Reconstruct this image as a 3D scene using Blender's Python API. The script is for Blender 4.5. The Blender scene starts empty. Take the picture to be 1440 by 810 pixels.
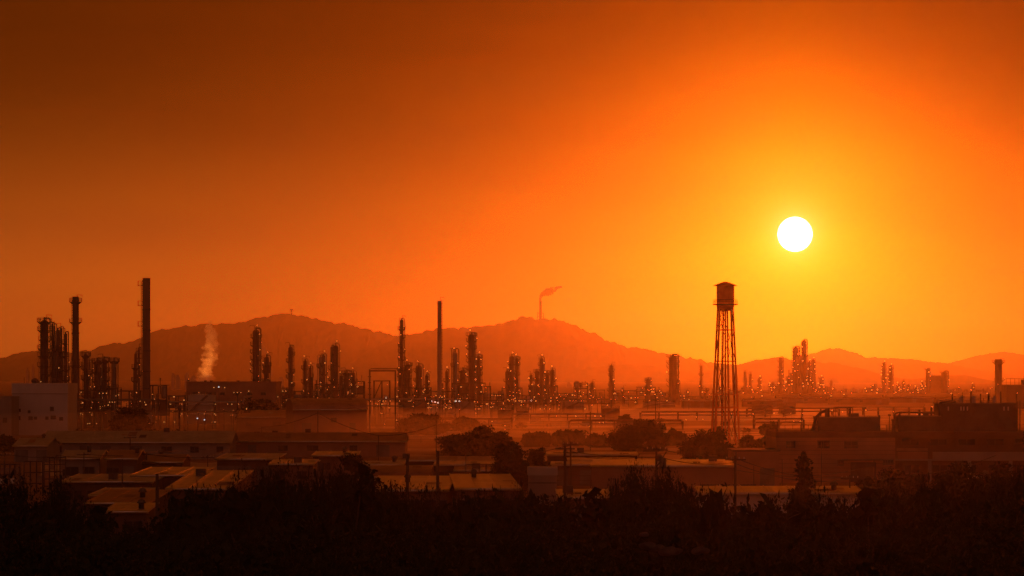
import bpy, bmesh, math, random
from mathutils import Vector, Matrix, noise
# tuned light values
SUN_E = 1.8
SUN_COL = (1.0, 0.097, 0.005)
HAZE_D = 6.3e-5
HAZE_G = 0.915
HAZE_COL = (0.99, 0.97, 0.95, 1)
MIST_D = 9.0e-4
MIST_H = 5.4
SKY = dict(sx=49.65952, fx=0.00027, hx=170.17672, y0=141.63477, ys=111.05087, hy=63.06142, A=0.53866, r1=87.62815, B=0.50548, r2=15.0, C=1.3, tilt=0.0, hf=40.00079, floor=0.12403, floor2=0.01159, rg=4.9, b0=0.012, bt=0.3, bh=0.32, disc=14.0, dusk=(0.08, 0.035, 0.033), tint=(0.5, 0.06, 0.02, 1))
R = random.Random(7)
sc = bpy.context.scene
COL = sc.collection
F = 5256.0          # focal length in picture pixels (1440 wide)
CAM_Z = 16.0
HOR = 528.0         # picture row of the horizon
EXPO = -3.0
K = 2.0 ** (-EXPO)

def P(px, py, d):
    return Vector(((px - 720.0) / F * d, d, CAM_Z + (HOR - py) / F * d))
def X(px, d): return (px - 720.0) / F * d
def Z(py, d): return CAM_Z + (HOR - py) / F * d
def gd(py): return CAM_Z * F / (py - HOR)       # distance at which the ground sits on that row

# ---------------------------------------------------------------- materials
MATS = {}
def mat(name, col, rough=0.8, metal=0.0, var=0.25, scale=0.6, bump=0.0, spec=0.3, stretch=None, coat=None):
    m = bpy.data.materials.new(name); m.use_nodes = True
    nt = m.node_tree; bs = nt.nodes['Principled BSDF']
    bs.inputs['Roughness'].default_value = rough
    bs.inputs['Metallic'].default_value = metal
    bs.inputs['Specular IOR Level'].default_value = spec
    tc = nt.nodes.new('ShaderNodeTexCoord')
    src = tc.outputs['Object']
    if stretch:
        mp = nt.nodes.new('ShaderNodeMapping'); mp.inputs['Scale'].default_value = stretch
        nt.links.new(src, mp.inputs[0]); src = mp.outputs[0]
    n1 = nt.nodes.new('ShaderNodeTexNoise'); n1.inputs['Scale'].default_value = scale
    n1.inputs['Detail'].default_value = 6; n1.inputs['Roughness'].default_value = 0.62
    nt.links.new(src, n1.inputs['Vector'])
    rp = nt.nodes.new('ShaderNodeValToRGB')
    rp.color_ramp.elements[0].position = 0.3; rp.color_ramp.elements[1].position = 0.72
    lo = [c * (1 - var) for c in col]; hi = [min(1, c * (1 + var)) for c in col]
    rp.color_ramp.elements[0].color = (*lo, 1); rp.color_ramp.elements[1].color = (*hi, 1)
    nt.links.new(n1.outputs['Fac'], rp.inputs[0]); nt.links.new(rp.outputs[0], bs.inputs['Base Color'])
    if bump:
        b = nt.nodes.new('ShaderNodeBump'); b.inputs['Strength'].default_value = bump; b.inputs['Distance'].default_value = 0.1
        nt.links.new(n1.outputs['Fac'], b.inputs['Height']); nt.links.new(b.outputs[0], bs.inputs['Normal'])
    MATS[name] = m
    return m
def emat(name, col, s):
    m = bpy.data.materials.new(name); m.use_nodes = True
    nt = m.node_tree; nt.nodes.clear()
    e = nt.nodes.new('ShaderNodeEmission'); o = nt.nodes.new('ShaderNodeOutputMaterial')
    e.inputs[0].default_value = (*col, 1); e.inputs[1].default_value = s * K
    nt.links.new(e.outputs[0], o.inputs[0]); m.cycles.emission_sampling = 'NONE'
    MATS[name] = m
    return m
def corrugated(name, col, rough=0.35, metal=0.6, period=0.9, axis='X', var=0.3):
    m = mat(name, col, rough, metal, var, 0.35)
    nt = m.node_tree; bs = nt.nodes['Principled BSDF']
    tc = [n for n in nt.nodes if n.type == 'TEX_COORD'][0]
    w = nt.nodes.new('ShaderNodeTexWave'); w.wave_type = 'BANDS'; w.bands_direction = axis
    w.inputs['Scale'].default_value = 0.314 / period; w.inputs['Distortion'].default_value = 0.15
    b = nt.nodes.new('ShaderNodeBump'); b.inputs['Strength'].default_value = 0.5; b.inputs['Distance'].default_value = 0.05
    nt.links.new(tc.outputs['Object'], w.inputs['Vector']); nt.links.new(w.outputs['Fac'], b.inputs['Height'])
    nt.links.new(b.outputs[0], bs.inputs['Normal'])
    return m

mat('soil', (0.24, 0.13, 0.075), 0.8, 0.0, 0.5, 0.02, spec=0.5)
mat('pale_soil', (0.5, 0.36, 0.25), 0.6, 0.0, 0.3, 0.05, spec=0.5)
for k_ in ('soil', 'pale_soil'): MATS[k_].node_tree.nodes['Principled BSDF'].inputs['Specular Tint'].default_value = (1.0, 0.62, 0.4, 1)
mat('hill_green', (0.055, 0.07, 0.035), 0.95, 0, 0.4, 0.02, spec=0.05)
mat('leaf_dark', (0.035, 0.04, 0.018), 0.75, 0, 0.4, 0.5, spec=0.2)
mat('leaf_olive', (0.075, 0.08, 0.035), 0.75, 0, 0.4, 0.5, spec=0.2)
mat('bark', (0.09, 0.065, 0.045), 0.9, 0, 0.3, 3.0, bump=0.5)
mat('steel', (0.16, 0.145, 0.13), 0.6, 0.35, 0.35, 0.4)
mat('steel_dark', (0.09, 0.08, 0.075), 0.65, 0.3, 0.4, 0.5)
mat('shell_grey', (0.3, 0.28, 0.26), 0.55, 0.25, 0.3, 0.25, stretch=(1, 1, 0.15))
mat('shell_rust', (0.2, 0.12, 0.08), 0.75, 0.15, 0.4, 0.3, stretch=(1, 1, 0.15))
mat('shell_pale', (0.45, 0.43, 0.4), 0.5, 0.2, 0.2, 0.25, stretch=(1, 1, 0.15))
mat('concrete', (0.3, 0.26, 0.23), 0.9, 0, 0.25, 0.15, stretch=(1, 1, 0.3))
mat('white_wall', (0.56, 0.53, 0.5), 0.85, 0, 0.14, 0.2, stretch=(1, 1, 0.3))
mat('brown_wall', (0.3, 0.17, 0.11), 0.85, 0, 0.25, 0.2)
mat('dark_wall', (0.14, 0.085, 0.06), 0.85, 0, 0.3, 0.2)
mat('window_glass', (0.03, 0.03, 0.035), 0.12, 0, 0.2, 0.3, spec=0.5)
mat('wood_pole', (0.11, 0.085, 0.065), 0.85, 0, 0.3, 1.2, stretch=(1, 1, 0.1))
mat('cable', (0.03, 0.03, 0.03), 0.6)
mat('porcelain', (0.5, 0.48, 0.45), 0.3)
mat('tower_rust', (0.62, 0.19, 0.08), 0.75, 0.1, 0.35, 0.3, stretch=(1, 1, 0.2))
mat('plank', (0.3, 0.2, 0.13), 0.8, 0, 0.4, 0.6)
mat('rubble', (0.11, 0.09, 0.08), 0.9, 0, 0.3, 1.0, bump=0.6)
corrugated('roof_grey', (0.45, 0.43, 0.41), 0.4, 0.45, 0.9, 'X')
corrugated('roof_pale', (0.62, 0.58, 0.52), 0.3, 0.75, 1.1, 'X')
corrugated('roof_rust', (0.36, 0.2, 0.13), 0.42, 0.4, 0.8, 'X')
mat('zinc', (0.7, 0.68, 0.64), 0.28, 1.0, 0.15, 0.8)
emat('lamp_warm', (1.0, 0.48, 0.13), 1.4)
emat('lamp_white', (0.85, 0.95, 1.0), 2.2)
emat('lamp_orange', (1.0, 0.33, 0.06), 1.2)
M = MATS

# ---------------------------------------------------------------- mesh helpers
class MB:
    """collects shapes in one bmesh, then links them as one mesh object"""
    def __init__(s): s.bm = bmesh.new()
    def box(s, c, size, rz=0.0):
        r = bmesh.ops.create_cube(s.bm, size=1.0)
        mtx = Matrix.Translation(Vector(c)) @ Matrix.Rotation(rz, 4, 'Z') @ Matrix.Diagonal((*size, 1))
        bmesh.ops.transform(s.bm, matrix=mtx, verts=r['verts']); return s
    def box2(s, lo, hi):
        return s.box([(a + b) / 2 for a, b in zip(lo, hi)], [abs(b - a) for a, b in zip(lo, hi)])
    def bar(s, a, b, w, w2=None):
        a = Vector(a); b = Vector(b); d = b - a
        if d.length < 1e-6: return s
        r = bmesh.ops.create_cube(s.bm, size=1.0)
        q = d.to_track_quat('Z', 'Y').to_matrix().to_4x4()
        mtx = Matrix.Translation((a + b) / 2) @ q @ Matrix.Diagonal((w, w2 or w, d.length, 1))
        bmesh.ops.transform(s.bm, matrix=mtx, verts=r['verts']); return s
    def cyl(s, a, b, r1, r2=None, n=12, caps=True):
        a = Vector(a); b = Vector(b); d = b - a
        if r2 is None: r2 = r1
        r = bmesh.ops.create_cone(s.bm, cap_ends=caps, segments=n, radius1=r1, radius2=r2, depth=d.length)
        q = d.to_track_quat('Z', 'Y').to_matrix().to_4x4()
        bmesh.ops.transform(s.bm, matrix=Matrix.Translation((a + b) / 2) @ q, verts=r['verts']); return s
    def lathe(s, prof, c=(0, 0, 0), n=16):
        rings = []
        for r, z in prof:
            if r < 1e-4: rings.append([s.bm.verts.new((c[0], c[1], c[2] + z))])
            else: rings.append([s.bm.verts.new((c[0] + r * math.cos(2 * math.pi * i / n), c[1] + r * math.sin(2 * math.pi * i / n), c[2] + z)) for i in range(n)])
        for a, b in zip(rings, rings[1:]):
            for i in range(n):
                j = (i + 1) % n
                if len(a) == 1 and len(b) == 1: continue
                if len(a) == 1: s.bm.faces.new((a[0], b[j], b[i]))
                elif len(b) == 1: s.bm.faces.new((a[i], a[j], b[0]))
                else: s.bm.faces.new((a[i], a[j], b[j], b[i]))
        if len(rings[0]) > 1: s.bm.faces.new(list(reversed(rings[0])))
        if len(rings[-1]) > 1: s.bm.faces.new(rings[-1])
        return s
    def tube(s, pts, r, n=6):
        pts = [Vector(p) for p in pts]; rings = []
        for i, p in enumerate(pts):
            a = pts[max(0, i - 1)]; b = pts[min(len(pts) - 1, i + 1)]
            q = (b - a).to_track_quat('Z', 'Y')
            rings.append([s.bm.verts.new(p + q @ Vector((r * math.cos(2 * math.pi * k / n), r * math.sin(2 * math.pi * k / n), 0))) for k in range(n)])
        for a, b in zip(rings, rings[1:]):
            for k in range(n):
                j = (k + 1) % n
                s.bm.faces.new((a[k], a[j], b[j], b[k]))
        s.bm.faces.new(list(reversed(rings[0]))); s.bm.faces.new(rings[-1])
        return s
    def ring(s, c, r, w, n=14):
        pts = [Vector(c) + Vector((r * math.cos(2 * math.pi * i / n), r * math.sin(2 * math.pi * i / n), 0)) for i in range(n)]
        for i in range(n): s.bar(pts[i], pts[(i + 1) % n], w)
        return s
    def ico(s, c, r, sub=1, sq=(1, 1, 1)):
        g = bmesh.ops.create_icosphere(s.bm, subdivisions=sub, radius=r)
        bmesh.ops.transform(s.bm, matrix=Matrix.Translation(Vector(c)) @ Matrix.Diagonal((*sq, 1)), verts=g['verts']); return s
    def poly(s, pts):
        s.bm.faces.new([s.bm.verts.new(p) for p in pts]); return s
    def mesh(s, name, material, smooth=False):
        me = bpy.data.meshes.new(name)
        bmesh.ops.recalc_face_normals(s.bm, faces=s.bm.faces)
        s.bm.to_mesh(me); s.bm.free()
        me.materials.append(material if not isinstance(material, str) else M[material])
        if smooth:
            for p in me.polygons: p.use_smooth = True
        return me
    def build(s, name, material, parent=None, smooth=False, loc=None):
        return link(name, s.mesh(name, material, smooth), parent, loc)
def link(name, me, parent=None, loc=None):
    o = bpy.data.objects.new(name, me); COL.objects.link(o)
    if parent: o.parent = parent
    if loc is not None: o.location = loc
    return o
def tag(o, label=None, cat=None, group=None, kind=None):
    for k, v in (('label', label), ('category', cat), ('group', group), ('kind', kind)):
        if v: o[k] = v
    return o
def thing(name, label, cat, loc=(0, 0, 0), rz=0.0, group=None):
    o = bpy.data.objects.new(name, None); COL.objects.link(o)
    o.empty_display_size = 0.5
    o.location = loc; o.rotation_euler = (0, 0, rz)
    return tag(o, label, cat, group)
def copy_tree(o, parent=None):
    c = o.copy(); COL.objects.link(c); c.parent = parent
    for ch in list(o.children): copy_tree(ch, c)
    return c

# ---------------------------------------------------------------- camera and light
cam = bpy.data.cameras.new('camera'); co = bpy.data.objects.new('camera', cam); COL.objects.link(co)
co.location = (0, 0, CAM_Z); co.rotation_euler = (math.radians(90), 0, 0)
cam.sensor_width = 36.0; cam.lens = 36.0 * F / 1440.0
cam.shift_y = (HOR - 405.0) / 1440.0
cam.clip_start = 1.0; cam.clip_end = 60000.0
sc.camera = co

SUN_AZ = math.atan((1118 - 720) / F); SUN_EL = math.atan((HOR - 330) / F)
sd = Vector((math.sin(SUN_AZ) * math.cos(SUN_EL), math.cos(SUN_AZ) * math.cos(SUN_EL), math.sin(SUN_EL)))
sun = bpy.data.lights.new('sun', 'SUN'); so = bpy.data.objects.new('sun', sun); COL.objects.link(so)
so.rotation_euler = sd.to_track_quat('Z', 'Y').to_euler()
sun.energy = SUN_E; sun.angle = math.radians(0.53); sun.color = SUN_COL

w = bpy.data.worlds.new('World'); sc.world = w; w.use_nodes = True
nt = w.node_tree; nt.nodes.clear(); N = nt.nodes; L = nt.links
def node(t, **kw):
    n = N.new(t)
    for k, v in kw.items(): setattr(n, k, v)
    return n
def mth(op, a, b=None, c=None):
    n = node('ShaderNodeMath', operation=op)
    for i, v in enumerate((a, b, c)):
        if v is None: continue
        if isinstance(v, (int, float)): n.inputs[i].default_value = v
        else: L.new(v, n.inputs[i])
    return n.outputs[0]
tc = node('ShaderNodeTexCoord'); sp = node('ShaderNodeSeparateXYZ'); L.new(tc.outputs['Generated'], sp.inputs[0])
x, y, z = sp.outputs
az = mth('ARCTAN2', x, y); el = mth('ARCSINE', z)
dx = mth('MULTIPLY', mth('SUBTRACT', az, SUN_AZ), F)
dy0 = mth('MULTIPLY', mth('SUBTRACT', el, SUN_EL), F)
def mexp(a): return mth('EXPONENT', a)
def sq(a): return mth('MULTIPLY', a, a)
# brightness of the smoky air as a function of the direction's bearing and height above the sun
SK = SKY
ax = mth('SQRT', mth('ADD', sq(dx), SK['sx'] ** 2))
gx = mth('ADD', SK['fx'], mth('MULTIPLY', 1 - SK['fx'], mexp(mth('DIVIDE', mth('SUBTRACT', SK['sx'], ax), SK['hx']))))
dy = mth('ADD', dy0, mth('MULTIPLY', mth('SUBTRACT', ax, SK['sx']), SK['tilt']))
# soft-plus of the height above the brightest level
t = mth('DIVIDE', mth('SUBTRACT', dy, SK['y0']), SK['ys'])
tcl = mth('MINIMUM', t, 60.0)
spl = mth('MULTIPLY', mth('LOGARITHM', mth('ADD', 1.0, mexp(tcl)), math.e), SK['ys'])
hy = mexp(mth('DIVIDE', spl, -SK['hy']))
base = mth('MULTIPLY', mth('MULTIPLY', gx, hy), SK['A'])
r = mth('SQRT', mth('ADD', sq(dx), mth('ADD', sq(dy0), 1.0)))
halo = mth('ADD', mth('MULTIPLY', mexp(mth('DIVIDE', r, -SK['r1'])), SK['B']), mth('MULTIPLY', mexp(mth('DIVIDE', r, -SK['r2'])), SK['C']))
# thin uneven bands of smoke
nz = node('ShaderNodeTexNoise'); nz.inputs['Scale'].default_value = 9.0; nz.inputs['Detail'].default_value = 4
mp = node('ShaderNodeMapping'); mp.inputs['Scale'].default_value = (1, 1, 6); mp.inputs['Rotation'].default_value = (0, math.radians(9), 0); L.new(tc.outputs['Generated'], mp.inputs[0]); L.new(mp.outputs[0], nz.inputs['Vector'])
band = mth('ADD', 0.72, mth('MULTIPLY', nz.outputs['Fac'], 0.56))
low = mth('EXPONENT', mth('DIVIDE', spl, -SK['hf']))
G = mth('MULTIPLY', mth('ADD', mth('ADD', mth('MULTIPLY', low, SK['floor']), SK['floor2']), mth('ADD', base, halo)), band)
disc = mth('MULTIPLY', mth('MINIMUM', mth('MAXIMUM', mth('DIVIDE', mth('SUBTRACT', 24.7, r), 2.0), 0.0), 1.0), SK['disc'])
Rr = mth('ADD', mth('MULTIPLY', G, SK['rg']), disc)
Gg = mth('ADD', G, mth('MULTIPLY', disc, 0.93))
gb = mth('MAXIMUM', mth('SUBTRACT', G, SK['bt']), 0.0)
Bb = mth('ADD', mth('ADD', mth('MULTIPLY', low, SK['b0']), mth('MULTIPLY', sq(halo), SK['bh'])), mth('MULTIPLY', disc, 0.72))
# dull greyish dusk sky opposite the sun
bk = mth('MULTIPLY', mth('MAXIMUM', mth('MULTIPLY', y, -1.0), 0.0), mth('GREATER_THAN', z, 0.0))
Rr = mth('ADD', Rr, mth('MULTIPLY', bk, SK['dusk'][0])); Gg = mth('ADD', Gg, mth('MULTIPLY', bk, SK['dusk'][1])); Bb = mth('ADD', Bb, mth('MULTIPLY', bk, SK['dusk'][2]))
cmb = node('ShaderNodeCombineColor'); L.new(Rr, cmb.inputs[0]); L.new(Gg, cmb.inputs[1]); L.new(Bb, cmb.inputs[2])
sky = node('ShaderNodeTexSky', sky_type='NISHITA'); sky.sun_disc = False
sky.sun_elevation = SUN_EL; sky.sun_rotation = SUN_AZ; sky.air_density = 2.0; sky.dust_density = 6.0; sky.ozone_density = 1.0
tint = node('ShaderNodeMix', data_type='RGBA', blend_type='MULTIPLY'); tint.inputs[0].default_value = 1.0
L.new(sky.outputs[0], tint.inputs[6]); tint.inputs[7].default_value = SK['tint']
bg1 = node('ShaderNodeBackground'); bg1.inputs[1].default_value = 0.05; L.new(tint.outputs[2], bg1.inputs[0])
bg2 = node('ShaderNodeBackground'); bg2.inputs[1].default_value = K; L.new(cmb.outputs[0], bg2.inputs[0])
ad = node('ShaderNodeAddShader'); L.new(bg1.outputs[0], ad.inputs[0]); L.new(bg2.outputs[0], ad.inputs[1])
wo = node('ShaderNodeOutputWorld'); L.new(ad.outputs[0], wo.inputs[0])
w.cycles.sampling_method = 'MANUAL'; w.cycles.sample_map_resolution = 2048

sc.view_settings.view_transform = 'Standard'; sc.view_settings.look = 'None'
sc.view_settings.exposure = EXPO; sc.view_settings.gamma = 1.0; sc.view_settings.use_curve_mapping = False
cy = sc.cycles
cy.use_denoising = True
try: cy.denoiser = 'OPENIMAGEDENOISE'
except Exception: pass
cy.denoising_prefilter = 'NONE'
cy.max_bounces = 8; cy.diffuse_bounces = 2; cy.glossy_bounces = 2; cy.transparent_max_bounces = 8; cy.volume_bounces = 5
cy.sample_clamp_indirect = 4.0 * K
cy.caustics_reflective = False; cy.caustics_refractive = False
cy.use_adaptive_sampling = False
cy.volume_max_steps = 256

# ---------------------------------------------------------------- haze
hz = MB().box2((-9000, -600, -2.0), (9000, 17700, 282.0))
ho = hz.build('haze', M['cable']); tag(ho, kind='stuff')
hm = bpy.data.materials.new('haze_air'); hm.use_nodes = True; ho.data.materials[0] = hm
n = hm.node_tree; n.nodes.clear()
pv = n.nodes.new('ShaderNodeVolumePrincipled'); om = n.nodes.new('ShaderNodeOutputMaterial')
pv.inputs['Color'].default_value = HAZE_COL; pv.inputs['Density'].default_value = HAZE_D
pv.inputs['Anisotropy'].default_value = HAZE_G
n.links.new(pv.outputs[0], om.inputs['Volume'])
ho.visible_shadow = True

# ---------------------------------------------------------------- low mist over the plain in front of the refinery, added to brighten the ground
def make_mist():
    bm = bmesh.new(); g = []; ys = [640, 680, 730, 800, 860, 920, 1040, 1180, 1340, 1520, 1720, 1940, 2160, 2350]; nx = 40
    for yy in ys:
        row = []
        for i in range(nx + 1):
            u = i / nx; xx = (u - .5) * 2.2 * (420 + yy * .22)
            e = min(1.0, (yy - 640) / 160.0) * min(1.0, (2350 - yy) / 1100.0) * min(1.0, u / .1, (1 - u) / .1)
            zz = e * (1.0 - .78 * min(1.0, max(0.0, (xx / yy + .02) / .08))) * (MIST_H + 2.2 * noise.noise((xx * .006, yy * .004, 2.0)) + 1.2 * noise.noise((xx * .02, yy * .012, 5.0)))
            row.append((bm.verts.new((xx, yy, max(zz, -.2))), bm.verts.new((xx, yy, -.6))))
        g.append(row)
    for a, b in zip(g, g[1:]):
        for i in range(nx):
            bm.faces.new((a[i][0], a[i + 1][0], b[i + 1][0], b[i][0])); bm.faces.new((a[i][1], b[i][1], b[i + 1][1], a[i + 1][1]))
        for i in (0, nx): bm.faces.new((a[i][0], b[i][0], b[i][1], a[i][1]))
    for r_ in (g[0], g[-1]):
        for i in range(nx): bm.faces.new((r_[i][0], r_[i][1], r_[i + 1][1], r_[i + 1][0]))
    bmesh.ops.recalc_face_normals(bm, faces=bm.faces)
    me = bpy.data.meshes.new('mist'); bm.to_mesh(me); bm.free()
    m = bpy.data.materials.new('mist_air'); m.use_nodes = True; n = m.node_tree; n.nodes.clear()
    pv = n.nodes.new('ShaderNodeVolumePrincipled'); om = n.nodes.new('ShaderNodeOutputMaterial')
    pv.inputs['Color'].default_value = HAZE_COL; pv.inputs['Density'].default_value = MIST_D; pv.inputs['Anisotropy'].default_value = HAZE_G
    n.links.new(pv.outputs[0], om.inputs['Volume']); me.materials.append(m); tag(link('mist', me), kind='stuff')
make_mist()
# ---------------------------------------------------------------- ground and hills
def ground_z(x, y):
    # the camera stands on a wooded slope that runs down to the plain
    t = min(1.0, max(0.0, (y + 40.0) / 330.0))
    return 13.8 * (1 - t) ** 1.5
def make_ground():
    bm = bmesh.new()
    ys = [-500, -300, -100] + [-40 + i * 15 for i in range(24)] + [330, 400, 500, 700, 1000, 1500, 2200, 3500, 6000, 10000, 17000]
    xs = [-8500, -5000, -3000, -1500, -800, -400, -200, -100, -50, 0, 50, 100, 200, 400, 800, 1500, 3000, 5000, 8500]
    g = [[bm.verts.new((xx, yy, ground_z(xx, yy))) for xx in xs] for yy in ys]
    for a, b in zip(g, g[1:]):
        for i in range(len(xs) - 1): bm.faces.new((a[i], a[i + 1], b[i + 1], b[i]))
    me = bpy.data.meshes.new('ground'); bm.to_mesh(me); bm.free(); me.materials.append(M['soil'])
    o = link('ground', me); tag(o, kind='structure')
make_ground()

def ridge(name, pts, d, depth, seed, rough=11.0, step=5.0):
    """a long hill: its skyline follows pts (picture columns and rows at distance d), its body is depth metres thick"""
    def prof(px):
        if px <= pts[0][0]: return pts[0][1]
        for (a, b), (c, e) in zip(pts, pts[1:]):
            if px <= c:
                t = (px - a) / (c - a); t = t * t * (3 - 2 * t) * 0.5 + t * 0.5
                return b + (e - b) * t
        return pts[-1][1]
    x0 = X(pts[0][0], d); x1 = X(pts[-1][0], d)
    nx = int((x1 - x0) / step); bm = bmesh.new()
    rows = [-1.0, -.85, -.7, -.55, -.42, -.3, -.2, -.12, -.06, -.02, 0, .02, .06, .15, .3, .5, .75, 1.0]
    g = []
    for v in rows:
        row = []
        for i in range(nx + 1):
            xx = x0 + (x1 - x0) * i / nx
            h = max(0.0, Z(prof(720 + xx / d * F), d))
            f = (0.5 + 0.5 * math.cos(math.pi * v)) ** (0.8 if abs(v) < 0.1 else 1.0)
            yy = d + v * depth * 0.5 + 120 * noise.noise((xx * .0015, v * 2.0, seed))
            q = Vector((xx * .004, yy * .004, seed))
            gul = noise.fractal(q, 0.9, 2.0, 4) * 0.16 * (1 - f) * f * 4
            zz = h * max(0.0, f + gul * (0.9 if abs(v) > .05 else 0))
            canopy = (noise.noise((xx * .03, yy * .03, seed + 3)) + 0.7 * noise.noise((xx * .07, yy * .07, seed + 9))) * rough
            zz += canopy * min(1.0, h / 60.0) * (1.0 if abs(v) < .97 else 0)
            row.append(bm.verts.new((xx, yy, max(-1.0, zz) if abs(v) < .99 else -1.0)))
        g.append(row)
    for a, b in zip(g, g[1:]):
        for i in range(nx): bm.faces.new((a[i], a[i + 1], b[i + 1], b[i]))
    me = bpy.data.meshes.new(name); bm.to_mesh(me); bm.free(); me.materials.append(M['hill_green'])
    for p in me.polygons: p.use_smooth = True
    o = link(name, me); tag(o, kind='structure'); return o
ridge('hill', [(-420, 528), (-250, 515), (-120, 508), (0, 505), (25, 500), (45, 496), (65, 496), (110, 497), (135, 492), (160, 486), (185, 483), (200, 481), (220, 468), (240, 463), (262, 459), (290, 457), (320, 457), (345, 455), (365, 448), (385, 446), (410, 442), (440, 450), (470, 456), (490, 458), (520, 466), (545, 471), (575, 480), (620, 492), (680, 508), (740, 522), (800, 532)], 12000, 2600, 1.3)
ridge('hill', [(480, 520), (530, 490), (560, 474), (577, 472), (592, 469), (620, 464), (650, 461), (680, 461), (702, 459), (718, 453), (735, 449), (755, 451), (785, 450), (802, 458), (830, 470), (860, 484), (885, 491), (910, 493), (940, 500), (980, 507), (1010, 512), (1060, 520), (1120, 530)], 11000, 2200, 7.7)
ridge('hill', [(780, 530), (830, 518), (865, 514), (900, 514), (930, 518), (980, 525), (1040, 528), (1080, 533)], 9300, 1200, 3.1, 7)
ridge('hill', [(960, 532), (1010, 519), (1040, 513), (1070, 506), (1095, 504), (1112, 506), (1135, 511), (1150, 510), (1170, 511), (1200, 517), (1230, 525), (1260, 532), (1290, 534), (1330, 528), (1352, 528), (1380, 536), (1400, 541)], 9000, 1400, 11.2, 7)
ridge('hill', [(1040, 530), (1100, 512), (1140, 498), (1160, 492), (1178, 490), (1195, 495), (1215, 503), (1240, 504), (1270, 505), (1300, 509), (1330, 511), (1352, 517), (1380, 522), (1440, 530), (1520, 534)], 13600, 2000, 5.9, 8)
ridge('hill', [(1250, 532), (1310, 518), (1350, 507), (1380, 500), (1410, 495), (1440, 499), (1500, 503), (1600, 508), (1750, 518), (1900, 532)], 16400, 1800, 15.5, 6)
# ---------------------------------------------------------------- refinery columns
def FAR(d): return d * 1.22 if d > 2300 else d
LAMP_R = 0.000115
def lamp_mesh(kind, r):
    key = (kind, round(r, 2))
    if key not in LAMPS:
        LAMPS[key] = MB().ico((0, 0, 0), r, 1, (1, 1, 0.8)).mesh('lamp', M['lamp_' + kind])
    return LAMPS[key]
LAMPS = {}
def add_lamp(t, loc, d, kind='warm', k=1.0):
    return link('lamp', lamp_mesh(kind, LAMP_R * d * k), t, loc)
PLAT = {}
def platform_mesh(r, w, a0, a1, rail=True):
    key = (round(r, 2), round(w, 2), round(a0, 1), round(a1, 1))
    if key in PLAT: return PLAT[key]
    m = MB(); n = max(5, int((a1 - a0) / 0.45))
    pt = lambda rr, i, z: (rr * math.cos(a0 + (a1 - a0) * i / n), rr * math.sin(a0 + (a1 - a0) * i / n), z)
    for i in range(n):
        q = [pt(r, i, 0), pt(r + w, i, 0), pt(r + w, i + 1, 0), pt(r, i + 1, 0)]
        lo = [m.bm.verts.new((a, b, -.14)) for a, b, c in q]; hi = [m.bm.verts.new(v) for v in q]
        m.bm.faces.new(lo[::-1]); m.bm.faces.new(hi)
        for k in range(4): m.bm.faces.new((lo[k], lo[(k + 1) % 4], hi[(k + 1) % 4], hi[k]))
        m.bar(pt(r + w * .97, i, 1.1), pt(r + w * .97, i + 1, 1.1), .09)
        m.bar(pt(r + w * .97, i, .6), pt(r + w * .97, i + 1, .6), .06)
        m.bar(pt(r + w * .97, i, 0), pt(r + w * .97, i, 1.1), .09)
        m.bar(pt(r + w * .8, i, -.1), pt(r, i, -w * .8), .12)
    PLAT[key] = m.mesh('platform', M['steel_dark'])
    return PLAT[key]

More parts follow.
